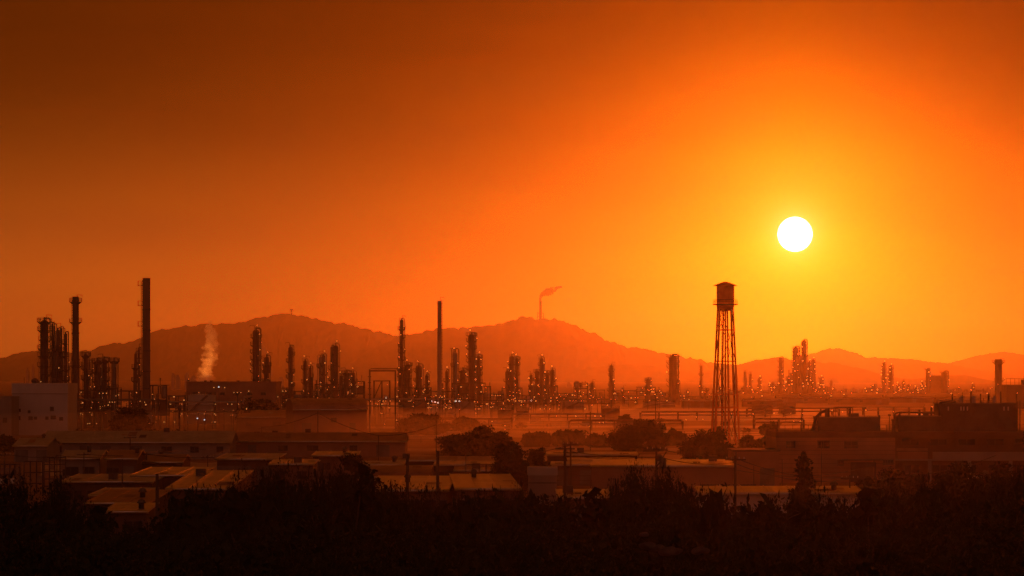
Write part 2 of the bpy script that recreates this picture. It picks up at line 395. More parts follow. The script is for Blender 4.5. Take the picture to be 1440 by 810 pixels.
def column(px, top, w, d, label, np_=5, nl=6, style='', mat_='shell_rust', name='distillation_column', group='refinery columns', base=0.0, taper=0.0, lit='warm'):
    d = FAR(d); rg = random.Random(int(px * 7 + top))
    H = Z(top, d) - base; r = w * d / F / 2
    t = thing(name, label, 'column' if 'chimney' not in name else 'chimney', (X(px, d), d, base), 0, group if 'chimney' not in name else None)
    rb = r * (1 + taper)
    body_top = H - (1.1 if 'rail' in style else 0.2)
    if 'loop' in style: body_top = H - 1.8 * r - .8
    if 'chimney' in name:
        MB().lathe([(rb * 1.25, 0), (rb * 1.2, 2.0), (rb, 2.4), (r * 1.02, H * .75), (r, H - 1.6), (r * 1.1, H - 1.5), (r * 1.1, H - .9), (r, H - .8), (r, H), (r * .8, H), (r * .8, H - 3)], n=22).build('shaft', mat_, t, True)
        for f in (0.3, 0.52, 0.72): MB().lathe([(r * (1 + taper * (1 - f)) + .06, H * f), (r * (1 + taper * (1 - f)) + .14, H * f + .02), (r * (1 + taper * (1 - f)) + .14, H * f + .4), (r + .06, H * f + .42)], n=22).build('stiffening_band', mat_, t)
    elif 'square' in style:
        pass
    else:
        hd = r * 0.75
        pr = [(rb * 1.12, 0), (rb * 1.12, 2.5), (rb, 3.2)]
        if 'neck' in style:
            zz = body_top * rg.uniform(.5, .62)
            pr = [(rb * 1.5, 0), (rb * 1.5, zz - r * 1.5), (r, zz)]
        if 'bulge' in style:
            for f in (.52, .74):
                pr += [(r, body_top * f), (r * 1.55, body_top * f + .6), (r * 1.55, body_top * f + 2.2), (r, body_top * f + 2.8)]
        pr += [(r, body_top - hd), (r * .92, body_top - hd * .6), (r * .65, body_top - hd * .2), (r * .25, body_top), (0.0, body_top + .02)]
        MB().lathe(pr, n=16).build('shell', mat_, t, True)
        MB().cyl((0, 0, body_top - .1), (0, 0, body_top + min(.9, r)), .18 * r + .08, n=8).build('nozzle', 'steel', t)
    # ladder with cage along one flank
    a = rg.choice([-2.6, -0.5, -2.2]); m = MB(); lx, ly = (r + .35) * math.cos(a), (r + .35) * math.sin(a)
    lx += (rb - r) * .5 * math.cos(a)
    for s in (-.3, .3): m.bar((lx + s * .7, ly + s * .2, 1), (lx + s * .7, ly + s * .2, body_top + .8), .1)
    for k in range(int(body_top / 1.4)): m.bar((lx - .25, ly, 1.5 + k * 1.4), (lx + .25, ly, 1.5 + k * 1.4), .1); 
    m.build('ladder', 'steel_dark', t)
    # work platforms
    hs = [body_top * (0.22 + 0.74 * (i + rg.uniform(.1, .5)) / max(1, np_)) for i in range(np_)]
    wd = max(.8, min(1.5, r * .75))
    for i, h in enumerate(hs):
        c = rg.choice([-2.9, -1.57, -.2, 2.9]); sp = rg.choice([1.6, 2.2, 3.1])
        rr = r + (rb - r) * (1 - h / H)
        if 'neck' in style and h < body_top * .5: rr = rb * 1.5
        link('platform', platform_mesh(rr + .05, wd, c - sp, c + sp), t, (0, 0, h))
    if 'rail' in style: link('platform', platform_mesh(r * .98, wd * 1.15, 0, 6.28), t, (0, 0, body_top - .5))
    # overhead line that leaves the head and runs down the flank
    if 'chimney' not in name:
        for s in ([1] if 'loop' not in style else [-1, 1]):
            s = s if 'flip' not in style else -s
            pr_ = max(.16, r * .2); off = r + pr_ + .25
            zt = body_top + (1.4 * r if 'loop' in style else .6)
            pts = [(0, -.1, body_top), (0, -.1, zt - .3), (s * off * .25, -.1, zt), (s * off * .75, -.1, zt), (s * off, -.1, zt - .4), (s * off, -.1, 4 + rg.uniform(0, 4))]
            MB().tube(pts, pr_ * (.8 if s < 0 else 1), 8).build('overhead_pipe', 'shell_grey' if rg.random() < .4 else 'steel', t, True)
        for k in range(rg.choice([1, 2])):
            aa = -rg.uniform(.3, 2.8); pq = .12 + .06 * r; rr = max(r, rb) * (1.5 if 'neck' in style else 1) + .25
            h1 = body_top * rg.uniform(.5, .9)
            MB().tube([(r * .8 * math.cos(aa), r * .8 * math.sin(aa), h1), (rr * math.cos(aa), rr * math.sin(aa), h1), (rr * math.cos(aa) * 1.02, rr * math.sin(aa) * 1.02, 1)], pq, 6).build('side_pipe', 'steel', t, True)
    # small davit or vent on the head
    if 'davit' in style or rg.random() < .45:
        s = rg.choice([-1, 1]); m = MB()
        m.bar((s * r * .5, 0, body_top - .5), (s * r * .5, 0, body_top + 1.6), .14); m.bar((s * r * .5, 0, body_top + 1.6), (s * (r + 1.0), -.2, body_top + 1.5), .12); m.bar((s * (r + 1.), -.2, body_top + 1.5), (s * (r + 1.), -.2, body_top + .9), .08)
        m.build('davit', 'steel_dark', t)
    # lamps on platform edges
    for i in range(nl):
        h = hs[i % len(hs)] if hs else H * .6
        s = rg.choice([-1, 1]); 
        rr = r + wd + (rb - r) * (1 - h / H)
        ang = -math.pi / 2 + s * rg.uniform(.2, 1.5)
        add_lamp(t, (rr * math.cos(ang), rr * math.sin(ang) - .2, h + (1.0 if i < len(hs) else -1.5 - rg.random())), d, lit, rg.choice([.5, .7, .85, 1.0, 1.25]))
    if 'toplamp' in style: add_lamp(t, (rg.choice([-.4, .4]) * r, -.3, body_top + 1.6), d, lit, 1.1)
    return t

C = column
# the group by the white building
C(62.5, 445, 11.5, 1120, 'fattest column rising behind the white building, railed platforms up its flank', 9, 3, 'rail davit', 'shell_rust')
C(73.3, 449, 2.6, 1125, 'very thin pipe-like column with hooked top beside the fattest column', 2, 1, 'loop', 'steel')
C(76.6, 457, 2.6, 1118, 'very thin straight column between the fattest column and a stepped pair', 3, 1, '', 'steel')
C(81.3, 463, 6.6, 1130, 'broad dark column of the stepped pair beside the fattest column', 3, 2, 'davit', 'shell_rust')
C(86.3, 461, 3.2, 1124, 'narrow column touching the broad dark one, davit on its head', 3, 2, 'davit', 'shell_rust')
C(92.5, 468, 4.0, 1115, 'lone slim column just before the round railed chimney, platforms on its sunward flank', 6, 3, 'davit', 'shell_rust')
C(106.3, 417, 9.2, 1100, 'round dark chimney with a railed crown platform', 3, 4, 'rail', 'shell_rust', 'refinery_chimney', taper=.35)
C(120.5, 493, 6.0, 1130, 'short column with wide top platform just sunward of the round railed chimney', 4, 5, 'rail', 'shell_rust')
C(126, 508, 3.0, 1140, 'short thin column leaning close to the one with a wide top platform', 3, 3, '', 'shell_rust')
C(137, 502, 8.5, 1130, 'squat thick column of the stubby trio between both big chimneys, first from round chimney', 5, 7, 'rail', 'shell_rust')
C(146.5, 500, 8.0, 1135, 'squat thick column in the middle of the stubby trio between both big chimneys', 5, 7, 'rail davit', 'shell_rust')
C(160.5, 501, 7.0, 1140, 'plain squat column of the stubby trio standing apart towards the square chimney', 1, 3, 'rail', 'shell_grey')
C(190.5, 496, 3.6, 1120, 'thin column hugging the ladder side of the square chimney, lower twin', 4, 4, 'davit', 'shell_rust')
C(195, 490, 3.2, 1126, 'thin column hugging the ladder side of the square chimney, taller twin', 4, 3, 'davit', 'shell_rust')

# the square chimney
d = 1090; t = thing('refinery_chimney', 'tallest chimney, square and dark, ladder platforms on one flank', 'chimney', (X(206, d), d, 0))
H = Z(391, d); r = 4.9 * d / F
m = MB(); m.box2((-r * 1.12, -r * 1.12, 0), (r * 1.12, r * 1.12, 8)); m.box2((-r, -r, 8), (r, r, H - .4)); m.box2((-r * 1.06, -r * 1.06, H - .4), (r * 1.06, r * 1.06, H)); m.build('shaft', 'shell_rust', t)
for h in (12, 17, 23, 29, 35): MB().box2((-r - .12, -r - .12, h), (r + .12, r + .12, h + .35)).build('stiffening_band', 'steel_dark', t)
for s in (-1, 1): MB().box2((s * r * .98 - .12, -r - .1, 2), (s * r * .98 + .12, -r + .2, H - .6)).build('corner_angle', 'steel_dark', t)
m = MB(); m.bar((-r - .5, -.4, 1), (-r - .5, -.4, H - 1), .12); m.bar((-r - .5, .3, 1), (-r - .5, .3, H - 1), .12)
for k in range(28): m.bar((-r - .5, -.4, 2 + k * 1.3), (-r - .5, .3, 2 + k * 1.3), .1)
m.build('ladder', 'steel_dark', t)
for y_ in (398, 426, 455, 500):
    h = Z(y_ + 4, d); m = MB(); m.box2((-r - 1.5, -.9, h), (-r - .02, .9, h + .15))
    for q in ((-r - 1.4, -.8), (-r - 1.4, .8), (-r - .1, -.8)): m.bar((*q, h), (*q, h + 1.4), .1)
    m.bar((-r - 1.4, -.8, h + 1.4), (-r - 1.4, .8, h + 1.4), .1); m.bar((-r - 1.4, -.8, h + 1.4), (-r - .1, -.8, h + 1.4), .1)
    m.build('platform', 'steel_dark', t)
m = MB(); m.box2((-r - 1.2, -r - 1.2, 0), (r + 1.4, r + 1.2, 4.6)); m.box2((r + .2, -1, 4.6), (r + 1.8, 1, 7.4)); m.build('plinth', 'concrete', t)
for q in ((-1.6, -2.4, 8.5), (1.9, -2.0, 10.5), (2.0, -1.5, 6)): add_lamp(t, q, d, 'warm', .9)

# the group past the steam plume
C(360, 463, 9.5, 1330, 'tall column dotted with lamps on both flanks, first sunward of the steam plume', 10, 12, 'toplamp', 'shell_rust')
C(375, 501, 7.0, 1340, 'half height column with two swollen rings beside the lamp-dotted tall column', 6, 7, 'bulge toplamp', 'shell_rust')
C(408.5, 487, 6.5, 1350, 'lone straight column with a thin vent above its head, short of the plain twins', 7, 4, 'davit', 'shell_rust')
C(429, 506, 5.0, 1360, 'taller of two small round-headed columns behind the arched hangar', 4, 5, 'toplamp', 'shell_rust')
C(436.3, 516, 3.8, 1370, 'shorter of two small round-headed columns behind the arched hangar', 4, 3, 'toplamp', 'shell_rust')
C(450.5, 495, 4.2, 1360, 'narrow hooked-top column, first of the pair above the arched hangar roof', 4, 3, 'loop', 'shell_grey')
C(455.5, 499, 4.0, 1350, 'narrow column pressed against the hooked-top one', 5, 5, 'toplamp', 'shell_rust')
C(466, 487, 3.0, 1362, 'thin column in the shade of the thicker lamp-topped column', 5, 3, '', 'steel')
C(472, 485, 7.4, 1350, 'thick column with a lamp on its crown above the arched hangar roof', 6, 7, 'toplamp', 'shell_rust')
C(487.5, 519, 8.0, 1380, 'low thick column in a lit cluster before the pipe gantry', 4, 8, 'rail', 'shell_rust')
C(497, 523, 5.5, 1380, 'low slender column in a lit cluster before the pipe gantry', 4, 6, 'toplamp', 'shell_rust')
C(480, 527, 4.0, 1385, 'lowest column in a lit cluster before the pipe gantry', 2, 4, '', 'shell_rust')
# the group round the pale chimney
C(564.8, 449, 5.0, 1480, 'tall needle column that thickens low down, beside the pipe gantry', 9, 9, 'neck davit', 'shell_rust')
C(573.5, 508, 7.0, 1490, 'medium column stuck to the foot of the needle column', 5, 8, 'rail toplamp', 'shell_rust')
C(589, 513, 8.5, 1500, 'medium column with a lamp-lit crown between the needle column and pale chimney', 5, 8, 'toplamp neck', 'shell_rust')
C(600, 527, 4.2, 1510, 'small slim column at the foot of the pale chimney, towards the needle', 3, 6, 'toplamp', 'shell_rust')
C(618, 423, 5.6, 1430, 'tall bare pale chimney without platforms', 0, 0, '', 'concrete', 'refinery_chimney', taper=.12)
C(628, 521, 3.6, 1500, 'small slim column at the foot of the pale chimney, on its sunward side', 3, 5, 'toplamp', 'shell_rust')
C(640, 486, 7.2, 1510, 'smooth column with a pipe loop on top, first sunward of the pale chimney', 3, 4, 'loop toplamp', 'shell_grey')
C(651, 516, 8.0, 1520, 'short thick column between the smooth looped column and the crowned tall column', 4, 6, 'rail', 'shell_rust')
C(663, 466, 8.8, 1510, 'crowned tall column, thickest and highest sunward of the pale chimney', 9, 9, 'rail toplamp', 'shell_rust')
C(673, 497, 6.4, 1520, 'shoulder-high column attached to the crowned tall column', 7, 8, 'rail toplamp', 'shell_rust')
# two clusters in front of the flare hill
C(713.3, 521, 5.4, 1720, 'lowest of a tight trio of columns below the flare hill', 3, 4, 'toplamp', 'shell_rust')
C(719.5, 500, 6.4, 1720, 'thickest of a tight trio of columns below the flare hill', 5, 7, 'toplamp', 'shell_rust')
C(726.8, 500, 5.0, 1725, 'slender sunward column of a tight trio below the flare hill', 5, 6, 'toplamp rail', 'shell_rust')
C(747, 526, 3.6, 1760, 'slim outer column of the stepped cluster below the flare hill', 4, 5, '', 'shell_rust')
C(755, 518, 5.6, 1750, 'second step of the stepped cluster below the flare hill, thick and dark', 3, 5, 'rail', 'shell_rust')
C(761.5, 503, 5.4, 1745, 'highest column of the stepped cluster below the flare hill, davit on top', 5, 5, 'davit toplamp', 'shell_rust')
C(769.5, 520, 6.0, 1750, 'thick column on the sunward step of the stepped cluster', 4, 6, 'rail', 'shell_rust')
C(777, 519, 5.4, 1755, 'outermost sunward column of the stepped cluster, lamps up its flank', 5, 6, 'toplamp', 'shell_rust')
# scattered towards the water tower
C(832.5, 537, 4.2, 2050, 'small slim column beside a hazy steel frame', 4, 3, '', 'shell_rust')
C(859.5, 513, 5.0, 1950, 'lone needle column before the pipe bridge, tapering upward', 6, 4, 'neck davit', 'shell_rust')
C(911.5, 530, 5.6, 2150, 'short column rising from a stepped block at the end of the pipe bridge', 4, 5, 'rail', 'shell_rust')
C(946.3, 497, 11.5, 2050, 'broad flat-topped column standing alone, catwalks on one flank', 6, 4, 'rail', 'shell_rust')
C(953.5, 537, 3.4, 2060, 'short stub column leaning on the broad flat-topped column', 2, 1, '', 'shell_rust')
C(986, 514, 3.0, 2250, 'thin bare column between the broad column and the water tower', 2, 1, 'davit', 'shell_rust')
C(993, 545, 5.0, 2260, 'very short stub column close to the water tower legs', 1, 2, 'rail', 'shell_rust')
# the hazy group below the sun
C(1047.8, 522, 3.4, 2650, 'bare thin column just sunward of the water tower', 1, 1, '', 'shell_rust')
C(1055.5, 521, 3.2, 2650, 'thin column with a tall pipe loop near the water tower', 2, 3, 'loop', 'shell_rust')
C(1068, 531, 3.8, 2650, 'small lamp-topped column halfway from the water tower to the hazy slim one', 3, 4, 'toplamp', 'shell_rust')
C(1097.8, 502, 5.6, 2650, 'hazy slim column with a thin pipe beside it, short of the great hazy tower block', 6, 4, 'davit', 'shell_rust')
C(1118.8, 486, 8.4, 2650, 'great hazy column, lower half of the tower pair under the sun', 10, 12, 'toplamp rail', 'shell_rust')
C(1130.5, 478, 7.2, 2660, 'great hazy column, higher half of the tower pair under the sun', 11, 12, 'toplamp davit', 'shell_rust')
C(1124.8, 500, 6.0, 2640, 'filler column wedged between the tower pair under the sun', 5, 6, '', 'shell_rust')
C(1138, 508, 4.0, 2665, 'low column tucked against the higher half of the tower pair', 6, 6, 'toplamp', 'shell_rust')
C(1143.5, 505, 4.6, 2660, 'medium column with lamps just past the tower pair under the sun', 5, 6, 'toplamp', 'shell_rust')
C(1154.5, 529, 4.6, 2680, 'low column with a large bright lamp past the tower pair', 3, 5, 'toplamp rail', 'shell_rust')
C(1169, 535, 3.2, 2690, 'thin low column at the end of the hazy block under the sun', 2, 1, '', 'shell_rust')
# the palest group
C(1222, 545, 6.0, 2760, 'blocky low column, first of the palest group behind the factory', 4, 4, 'rail', 'shell_rust')
C(1229, 541, 5.6, 2760, 'blocky low column with two vents, second of the palest group', 4, 5, 'davit', 'shell_rust')
C(1243, 510, 5.0, 2760, 'taller of the slim lamp-lined twins in the palest group', 7, 8, 'toplamp', 'shell_rust')
C(1252.5, 514, 5.4, 2765, 'shorter of the slim lamp-lined twins in the palest group', 6, 7, 'toplamp davit', 'shell_rust')
C(1263, 540, 4.2, 2780, 'low lit column just past the slim lamp-lined twins', 3, 6, 'toplamp', 'shell_rust')
C(1277.5, 541, 3.0, 2790, 'thin low column in the middle of the palest group', 3, 3, '', 'shell_rust')
C(1288, 545, 4.0, 2790, 'low column with two lamps before the box-shaped tower', 3, 5, 'toplamp', 'shell_rust')
C(1304.5, 517, 4.8, 2780, 'column with a wide head platform against the box-shaped tower', 4, 4, 'rail davit', 'shell_rust')
C(1328, 521, 8.6, 2780, 'thick round-headed column on the sunless side of the box-shaped tower', 3, 2, 'rail', 'shell_rust')
C(876, 545, 3.2, 2080, 'tiny faint column above the pipe bridge', 2, 2, '', 'shell_rust')
C(926, 547, 3.6, 2150, 'tiny faint column between the stepped block and the broad flat-topped column', 2, 2, 'rail', 'shell_rust')
C(966, 549, 3.0, 2200, 'tiny faint column just sunward of the broad flat-topped column', 2, 2, '', 'shell_rust')
C(1012, 543, 3.0, 2600, 'faint stub column seen between the water tower legs', 2, 2, 'rail', 'shell_rust')
C(1083, 541, 3.4, 2680, 'faint stub column beside the hazy slim one', 3, 3, 'toplamp', 'shell_rust')
C(1108, 528, 3.6, 2670, 'faint column between the hazy slim one and the tower pair', 4, 4, 'rail', 'shell_rust')
C(1184, 551, 3.4, 2780, 'pale stub column in the gap past the hazy block', 2, 1, '', 'shell_rust')
C(1211, 547, 3.4, 2780, 'pale stub column just before the blocky low column', 2, 2, 'rail', 'shell_rust')
C(1270, 535, 2.6, 2780, 'pale thin column between the slim twins and the box-shaped tower', 3, 3, 'davit', 'shell_rust')
C(1297, 538, 3.0, 2790, 'pale small column close before the box-shaped tower', 3, 3, 'toplamp', 'shell_rust')
C(1346, 545, 3.6, 2750, 'pale stub column past the thick round-headed column', 2, 1, 'rail', 'shell_rust')
C(1368, 541, 3.0, 2750, 'pale slim column close to the collared chimney', 3, 2, 'toplamp', 'shell_rust')
C(1404, 505, 10.0, 1950, 'stout chimney with a wide collar platform behind the factory roof', 1, 2, 'rail', 'shell_rust', 'refinery_chimney', taper=.02)

# ---------------------------------------------------------------- steel frames with vessels and pipes
def process_frame(px0, px1, top, d, label, nl=6, depth=10, levels=None, dense=1.0, name='process_frame', lit='warm'):
    d = FAR(d); rg = random.Random(int(px0 * 3 + top)); x0, x1 = X(px0, d), X(px1, d); W = x1 - x0; H = Z(top, d)
    t = thing(name, label, 'steel frame', ((x0 + x1) / 2, d, 0), 0, 'steel frames in the refinery')
    levels = levels or max(2, int(H / 4.2)); nb = max(2, int(W / 4.5))
    m = MB()
    for yy in (-depth / 2, depth / 2):
        for i in range(nb + 1):
            xx = -W / 2 + W * i / nb; hh = H * (1 if rg.random() < .75 else rg.uniform(.6, .9))
            m.bar((xx, yy, 0), (xx, yy, hh), .38)
        for k in range(1, levels + 1):
            m.bar((-W / 2, yy, H * k / levels - .2), (W / 2, yy, H * k / levels - .2), .34)
        for i in range(nb):
            if rg.random() < .4: 
                k = rg.randrange(levels); m.bar((-W / 2 + W * i / nb, yy, H * k / levels), (-W / 2 + W * (i + 1) / nb, yy, H * (k + 1) / levels), .2)
    for i in range(nb + 1):
        for k in range(1, levels + 1): m.bar((-W / 2 + W * i / nb, -depth / 2, H * k / levels - .2), (-W / 2 + W * i / nb, depth / 2, H * k / levels - .2), .3)
    m.build('frame', 'steel_dark', t)
    for k in range(1, levels):
        z = H * k / levels; b0 = rg.randrange(nb); b1 = min(nb, b0 + rg.randint(1, nb))
        mm = MB(); xa, xb = -W / 2 + W * b0 / nb, -W / 2 + W * b1 / nb
        mm.box2((xa, -depth / 2, z), (xb, depth / 2, z + .12)); mm.bar((xa, -depth / 2 - .1, z + 1.1), (xb, -depth / 2 - .1, z + 1.1), .1)
        for i in range(b0, b1 + 1): mm.bar((-W / 2 + W * i / nb, -depth / 2 - .1, z), (-W / 2 + W * i / nb, -depth / 2 - .1, z + 1.1), .1)
        mm.build('deck', 'steel', t)
    for k in range(int(dense * (2 + W / 5))):
        rr = rg.uniform(.7, 1.5); xx = rg.uniform(-W / 2 + rr, W / 2 - rr) if W > 2 * rr else 0; yy = rg.uniform(-depth / 3, depth / 3); z = H * rg.randrange(levels) / levels + .2
        if rg.random() < .5: MB().lathe([(0, 0), (rr * .7, .15), (rr, .6), (rr, 3.2), (rr * .7, 3.7), (0, 3.9)], (xx, yy, z), 12).build('vessel', rg.choice(['shell_grey', 'shell_rust', 'shell_pale']), t, True)
        else:
            l = rg.uniform(2, 4.5); MB().cyl((xx - l / 2, yy, z + rr + .3), (xx + l / 2, yy, z + rr + .3), rr * .8, n=12).build('vessel', rg.choice(['shell_grey', 'shell_rust']), t, True)
    for k in range(int(dense * (2 + W / 6))):
        z = rg.uniform(.15, .95) * H; xa, xb = sorted((rg.uniform(-W / 2, W / 2), rg.uniform(-W / 2, W / 2))); yy = -depth / 2 + rg.uniform(-.8, 1.5)
        MB().tube([(xa, yy, rg.uniform(.2, 1) * z), (xa, yy, z), (xb, yy, z), (xb, yy, z + rg.uniform(1, 5))], rg.uniform(.14, .3), 6).build('pipe', rg.choice(['steel', 'shell_grey']), t)
    m = MB(); got = 0
    for i in range(nb):
        for k in range(levels):
            if rg.random() < (.62 if d > 2300 else .3 if d > 1300 else .2) * (1.25 if k < levels / 2 else .8):
                m.box2((-W / 2 + W * i / nb + .2, -depth * .3, H * k / levels + .02), (-W / 2 + W * (i + 1) / nb - .2, depth * .3, H * (k + rg.uniform(.6, .95)) / levels)); got = 1
    if got: m.build('cladding', 'shell_rust', t)
    else: m.bm.free()
    for k in range(nl):
        add_lamp(t, (rg.uniform(-W / 2, W / 2), -depth / 2 - .6, H * (rg.randint(1, levels) / levels) - rg.uniform(.4, 2.4)), d, lit if rg.random() < .85 else 'orange', rg.choice([.45, .6, .75, 1.0, 1.3]))
    return t
PF = process_frame
PF(213, 236, 541, 1110, 'open steel frame attached beside the foot of the square chimney', 3, 8, 3, .5)
PF(110, 134, 548, 1150, 'low pipe-filled frame at the foot of the round railed chimney', 6)
PF(134, 168, 545, 1160, 'wide lamp-lit frame carrying the stubby trio of columns', 9)
PF(168, 200, 549, 1170, 'low frame of bare beams between stubby trio and square chimney', 5, dense=.4)
PF(345, 388, 548, 1350, 'lit frame at the foot of the lamp-dotted tall column', 9)
PF(444, 480, 540, 1365, 'lit frame carrying the columns above the arched hangar', 10)
PF(478, 512, 536, 1395, 'sparkling frame before the pipe gantry, packed with lamps', 14)
PF(526, 548, 535, 1480, 'small portal-like frame seen through the pipe gantry', 2, 6, 2, .2)
PF(556, 606, 545, 1500, 'lit frame around the foot of the needle column', 14)
PF(606, 640, 550, 1500, 'dense frame around the foot of the pale chimney', 12)
PF(636, 682, 538, 1520, 'dark blocky frame supporting the crowned tall column', 14)
PF(680, 690, 543, 1540, 'narrow frame of bent pipes past the crowned tall column', 3, 6, 2)
PF(706, 734, 545, 1740, 'lit frame under the tight trio below the flare hill', 10)
PF(744, 784, 542, 1770, 'lit frame under the stepped cluster below the flare hill', 12)
PF(782, 812, 553, 1900, 'long low glittering frame sunward of the stepped cluster', 12)
PF(807, 826, 538, 2000, 'hazy box-shaped frame with an open top storey', 7, 10, 4)
PF(826, 850, 548, 2080, 'low hazy frame beside the small slim column', 6)
PF(895, 921, 544, 2160, 'stepped hazy block at the end of the pipe bridge', 8, 10, 4)
PF(921, 942, 552, 2160, 'low hazy frame against the broad flat-topped column', 4)
PF(955, 1000, 557, 2250, 'faint low frame between the broad column and water tower', 5)
PF(1040, 1082, 549, 2700, 'faint lit frame under the thin columns near the water tower', 10)
PF(1082, 1112, 540, 2700, 'hazy frame under the slim column, short of the tower pair', 8, 14, 5, 2)
PF(1110, 1146, 520, 2680, 'massive hazy frame wrapped around the tower pair under the sun', 16, 16, 7, 3)
PF(1144, 1173, 545, 2720, 'hazy frame stepping down past the tower pair', 8, 14, 4, 2)
PF(1173, 1177, 557, 2740, 'narrow hazy frame at the very end of the block under the sun', 1, 6, 2)
PF(1196, 1206, 551, 2790, 'tiny hazy frame standing alone before the palest group', 2, 6, 3)
PF(1217, 1262, 550, 2790, 'pale lit frame under the slim lamp-lined twins', 12, 12, 3, 2)
PF(1262, 1310, 551, 2800, 'pale lit frame in the middle of the palest group', 14, 12, 3, 2)
PF(862, 894, 556, 2050, 'low hazy frame under the pipe bridge', 5)
PF(1000, 1041, 553, 2600, 'pale frame seen through the water tower legs', 6, 14, 3, 2)
PF(1176, 1196, 557, 2780, 'pale low frame in the gap between the hazy block and the palest group', 2, 12, 2, 2)
PF(1204, 1218, 555, 2780, 'pale stub of a frame just before the palest group', 2, 10, 2, 2)
PF(1333, 1392, 552, 2750, 'pale long frame between the thick round-headed column and the collared chimney', 6, 14, 3, 2)
PF(236, 262, 556, 1190, 'low dark frame between the square chimney and the steam plume', 5, 8, 2)
PF(388, 404, 545, 1360, 'narrow dark frame short of the lone straight column', 4, 8, 3)
PF(414, 446, 550, 1390, 'low lit frame at the foot of the two small round-headed columns', 6, 8, 3)
PF(688, 708, 554, 1650, 'low lit frame between the crowned tall column and the tight trio', 5, 8, 3)
PF(734, 746, 556, 1740, 'narrow low frame between the tight trio and the stepped cluster', 3, 8, 2)
d = FAR(2790); t = thing('box_tower', 'box-shaped tower with solid walls in the palest group', 'tower', (X(1315, d), d, 0))
w_ = 16 * d / F; h_ = Z(528, d); MB().box2((-w_ / 2, -5, 0), (w_ / 2, 5, h_)).build('wall', 'brown_wall', t)
m = MB(); m.bar((-w_ / 2, -5.1, h_ + 1), (w_ / 2, -5.1, h_ + 1), .12)
for i in range(6): m.bar((-w_ / 2 + w_ * i / 5, -5.1, h_), (-w_ / 2 + w_ * i / 5, -5.1, h_ + 1), .12)
m.build('railing', 'steel_dark', t)

# ---------------------------------------------------------------- pipe racks, gantries, tanks, lamp posts
def pipe_rack(px0, px1, ytop, d, label, nl=6, npipes=4, step=9.0):
    d = FAR(d); rg = random.Random(int(px0 + ytop * 5)); x0, x1 = X(px0, d), X(px1, d); W = x1 - x0; H = Z(ytop, d)
    t = thing('pipe_rack', label, 'pipe rack', ((x0 + x1) / 2, d, 0), 0, 'pipe racks in the refinery'); m = MB(); n = max(1, int(W / step))
    for i in range(n + 1):
        xx = -W / 2 + W * i / n
        for yy in (-2, 2): m.bar((xx, yy, 0), (xx, yy, H), .35)
        for hh in (H, H * .62): m.bar((xx, -2.3, hh - .2), (xx, 2.3, hh - .2), .3)
    m.build('frame', 'steel_dark', t)
    for k in range(npipes):
        hh = (H if k % 2 == 0 else H * .62) + .2; yy = rg.uniform(-1.9, 1.9); pr = rg.uniform(.14, .3)
        MB().tube([(-W / 2, yy, hh - rg.uniform(0, 3)), (-W / 2 + .6, yy, hh), (W / 2 - .6, yy, hh), (W / 2, yy, hh + rg.uniform(-3, 2))], pr, 7).build('pipe', rg.choice(['shell_grey', 'steel', 'shell_rust']), t, True)
    for k in range(nl): add_lamp(t, (rg.uniform(-W / 2, W / 2), -2.5, H * rg.choice([1.0, .62, .3]) - .5), d, 'warm', rg.choice([.7, .85, 1.0]))
    return t
pipe_rack(100, 216, 563, 1080, 'low pipe rack running in front of the square chimney', 12, 6)
pipe_rack(216, 345, 566, 1140, 'lamp-dotted pipe rack below the steam plume', 16, 6)
pipe_rack(388, 446, 556, 1420, 'pipe rack half hidden behind the arched hangar', 8, 5)
pipe_rack(500, 640, 562, 1430, 'brightly lit pipe rack below the needle column and pale chimney', 24, 6)
pipe_rack(640, 710, 566, 1480, 'lit pipe rack below the crowned tall column', 14, 5)
pipe_rack(700, 860, 562, 1680, 'long lit pipe rack below the flare hill', 26, 6)
pipe_rack(865, 896, 550, 2060, 'pipe bridge on tall legs in the haze', 0, 3, 14)
pipe_rack(1000, 1110, 560, 2560, 'faint pipe rack behind the water tower', 8, 5)
pipe_rack(1110, 1215, 561, 2600, 'faint pipe rack under the hazy tower pair', 6, 5)

pipe_rack(540, 640, 582, 1180, 'low pipe run on short legs before the needle column', 8, 5, 6)
pipe_rack(590, 720, 590, 1080, 'low pipe run crossing the mist below the pale chimney', 5, 4, 6)
pipe_rack(720, 850, 583, 1240, 'low pipe run crossing the mist below the stepped cluster', 6, 5, 6)
pipe_rack(800, 960, 592, 1090, 'low pipe run just behind the large dome-shaped tree', 4, 4, 6)
pipe_rack(900, 1060, 580, 1330, 'low pipe run passing behind the water tower foot', 6, 5, 6)
pipe_rack(1050, 1180, 575, 1450, 'low pipe run in the mist before the tower pair', 6, 5, 6)
pipe_rack(1060, 1130, 590, 1120, 'short low pipe run beyond the pale end of the factory', 3, 4, 6)
pipe_rack(1170, 1300, 573, 1500, 'low pipe run above the shorter rooftop unit', 5, 5, 6)
d = 980; t = thing('pipe_gantry', 'tall portal gantry carrying a pipe on two legs', 'gantry', (X(538, d), d, 0))
x0, x1 = X(520, d) - X(538, d), X(556, d) - X(538, d); h = Z(521.5, d)
MB().bar((x0, 0, h), (x1 + .2, 0, h), .34).build('beam', 'steel_dark', t)
for xx in (x0, x1): MB().bar((xx, 0, 0), (xx, 0, h - .18), .34).build('leg', 'steel_dark', t)
MB().tube([(x0 - .1, -.35, 0), (x0 - .1, -.35, h + .3), (x0 + .4, -.35, h + .55), (x1 + 2, -.35, h + .55)], .13, 7).build('pipe', 'steel', t)
for k in range(5): MB().box((x0 - .05, -.1, h * (.55 + .09 * k)), (.9, .5, .16)).build('bracket', 'steel_dark', t)

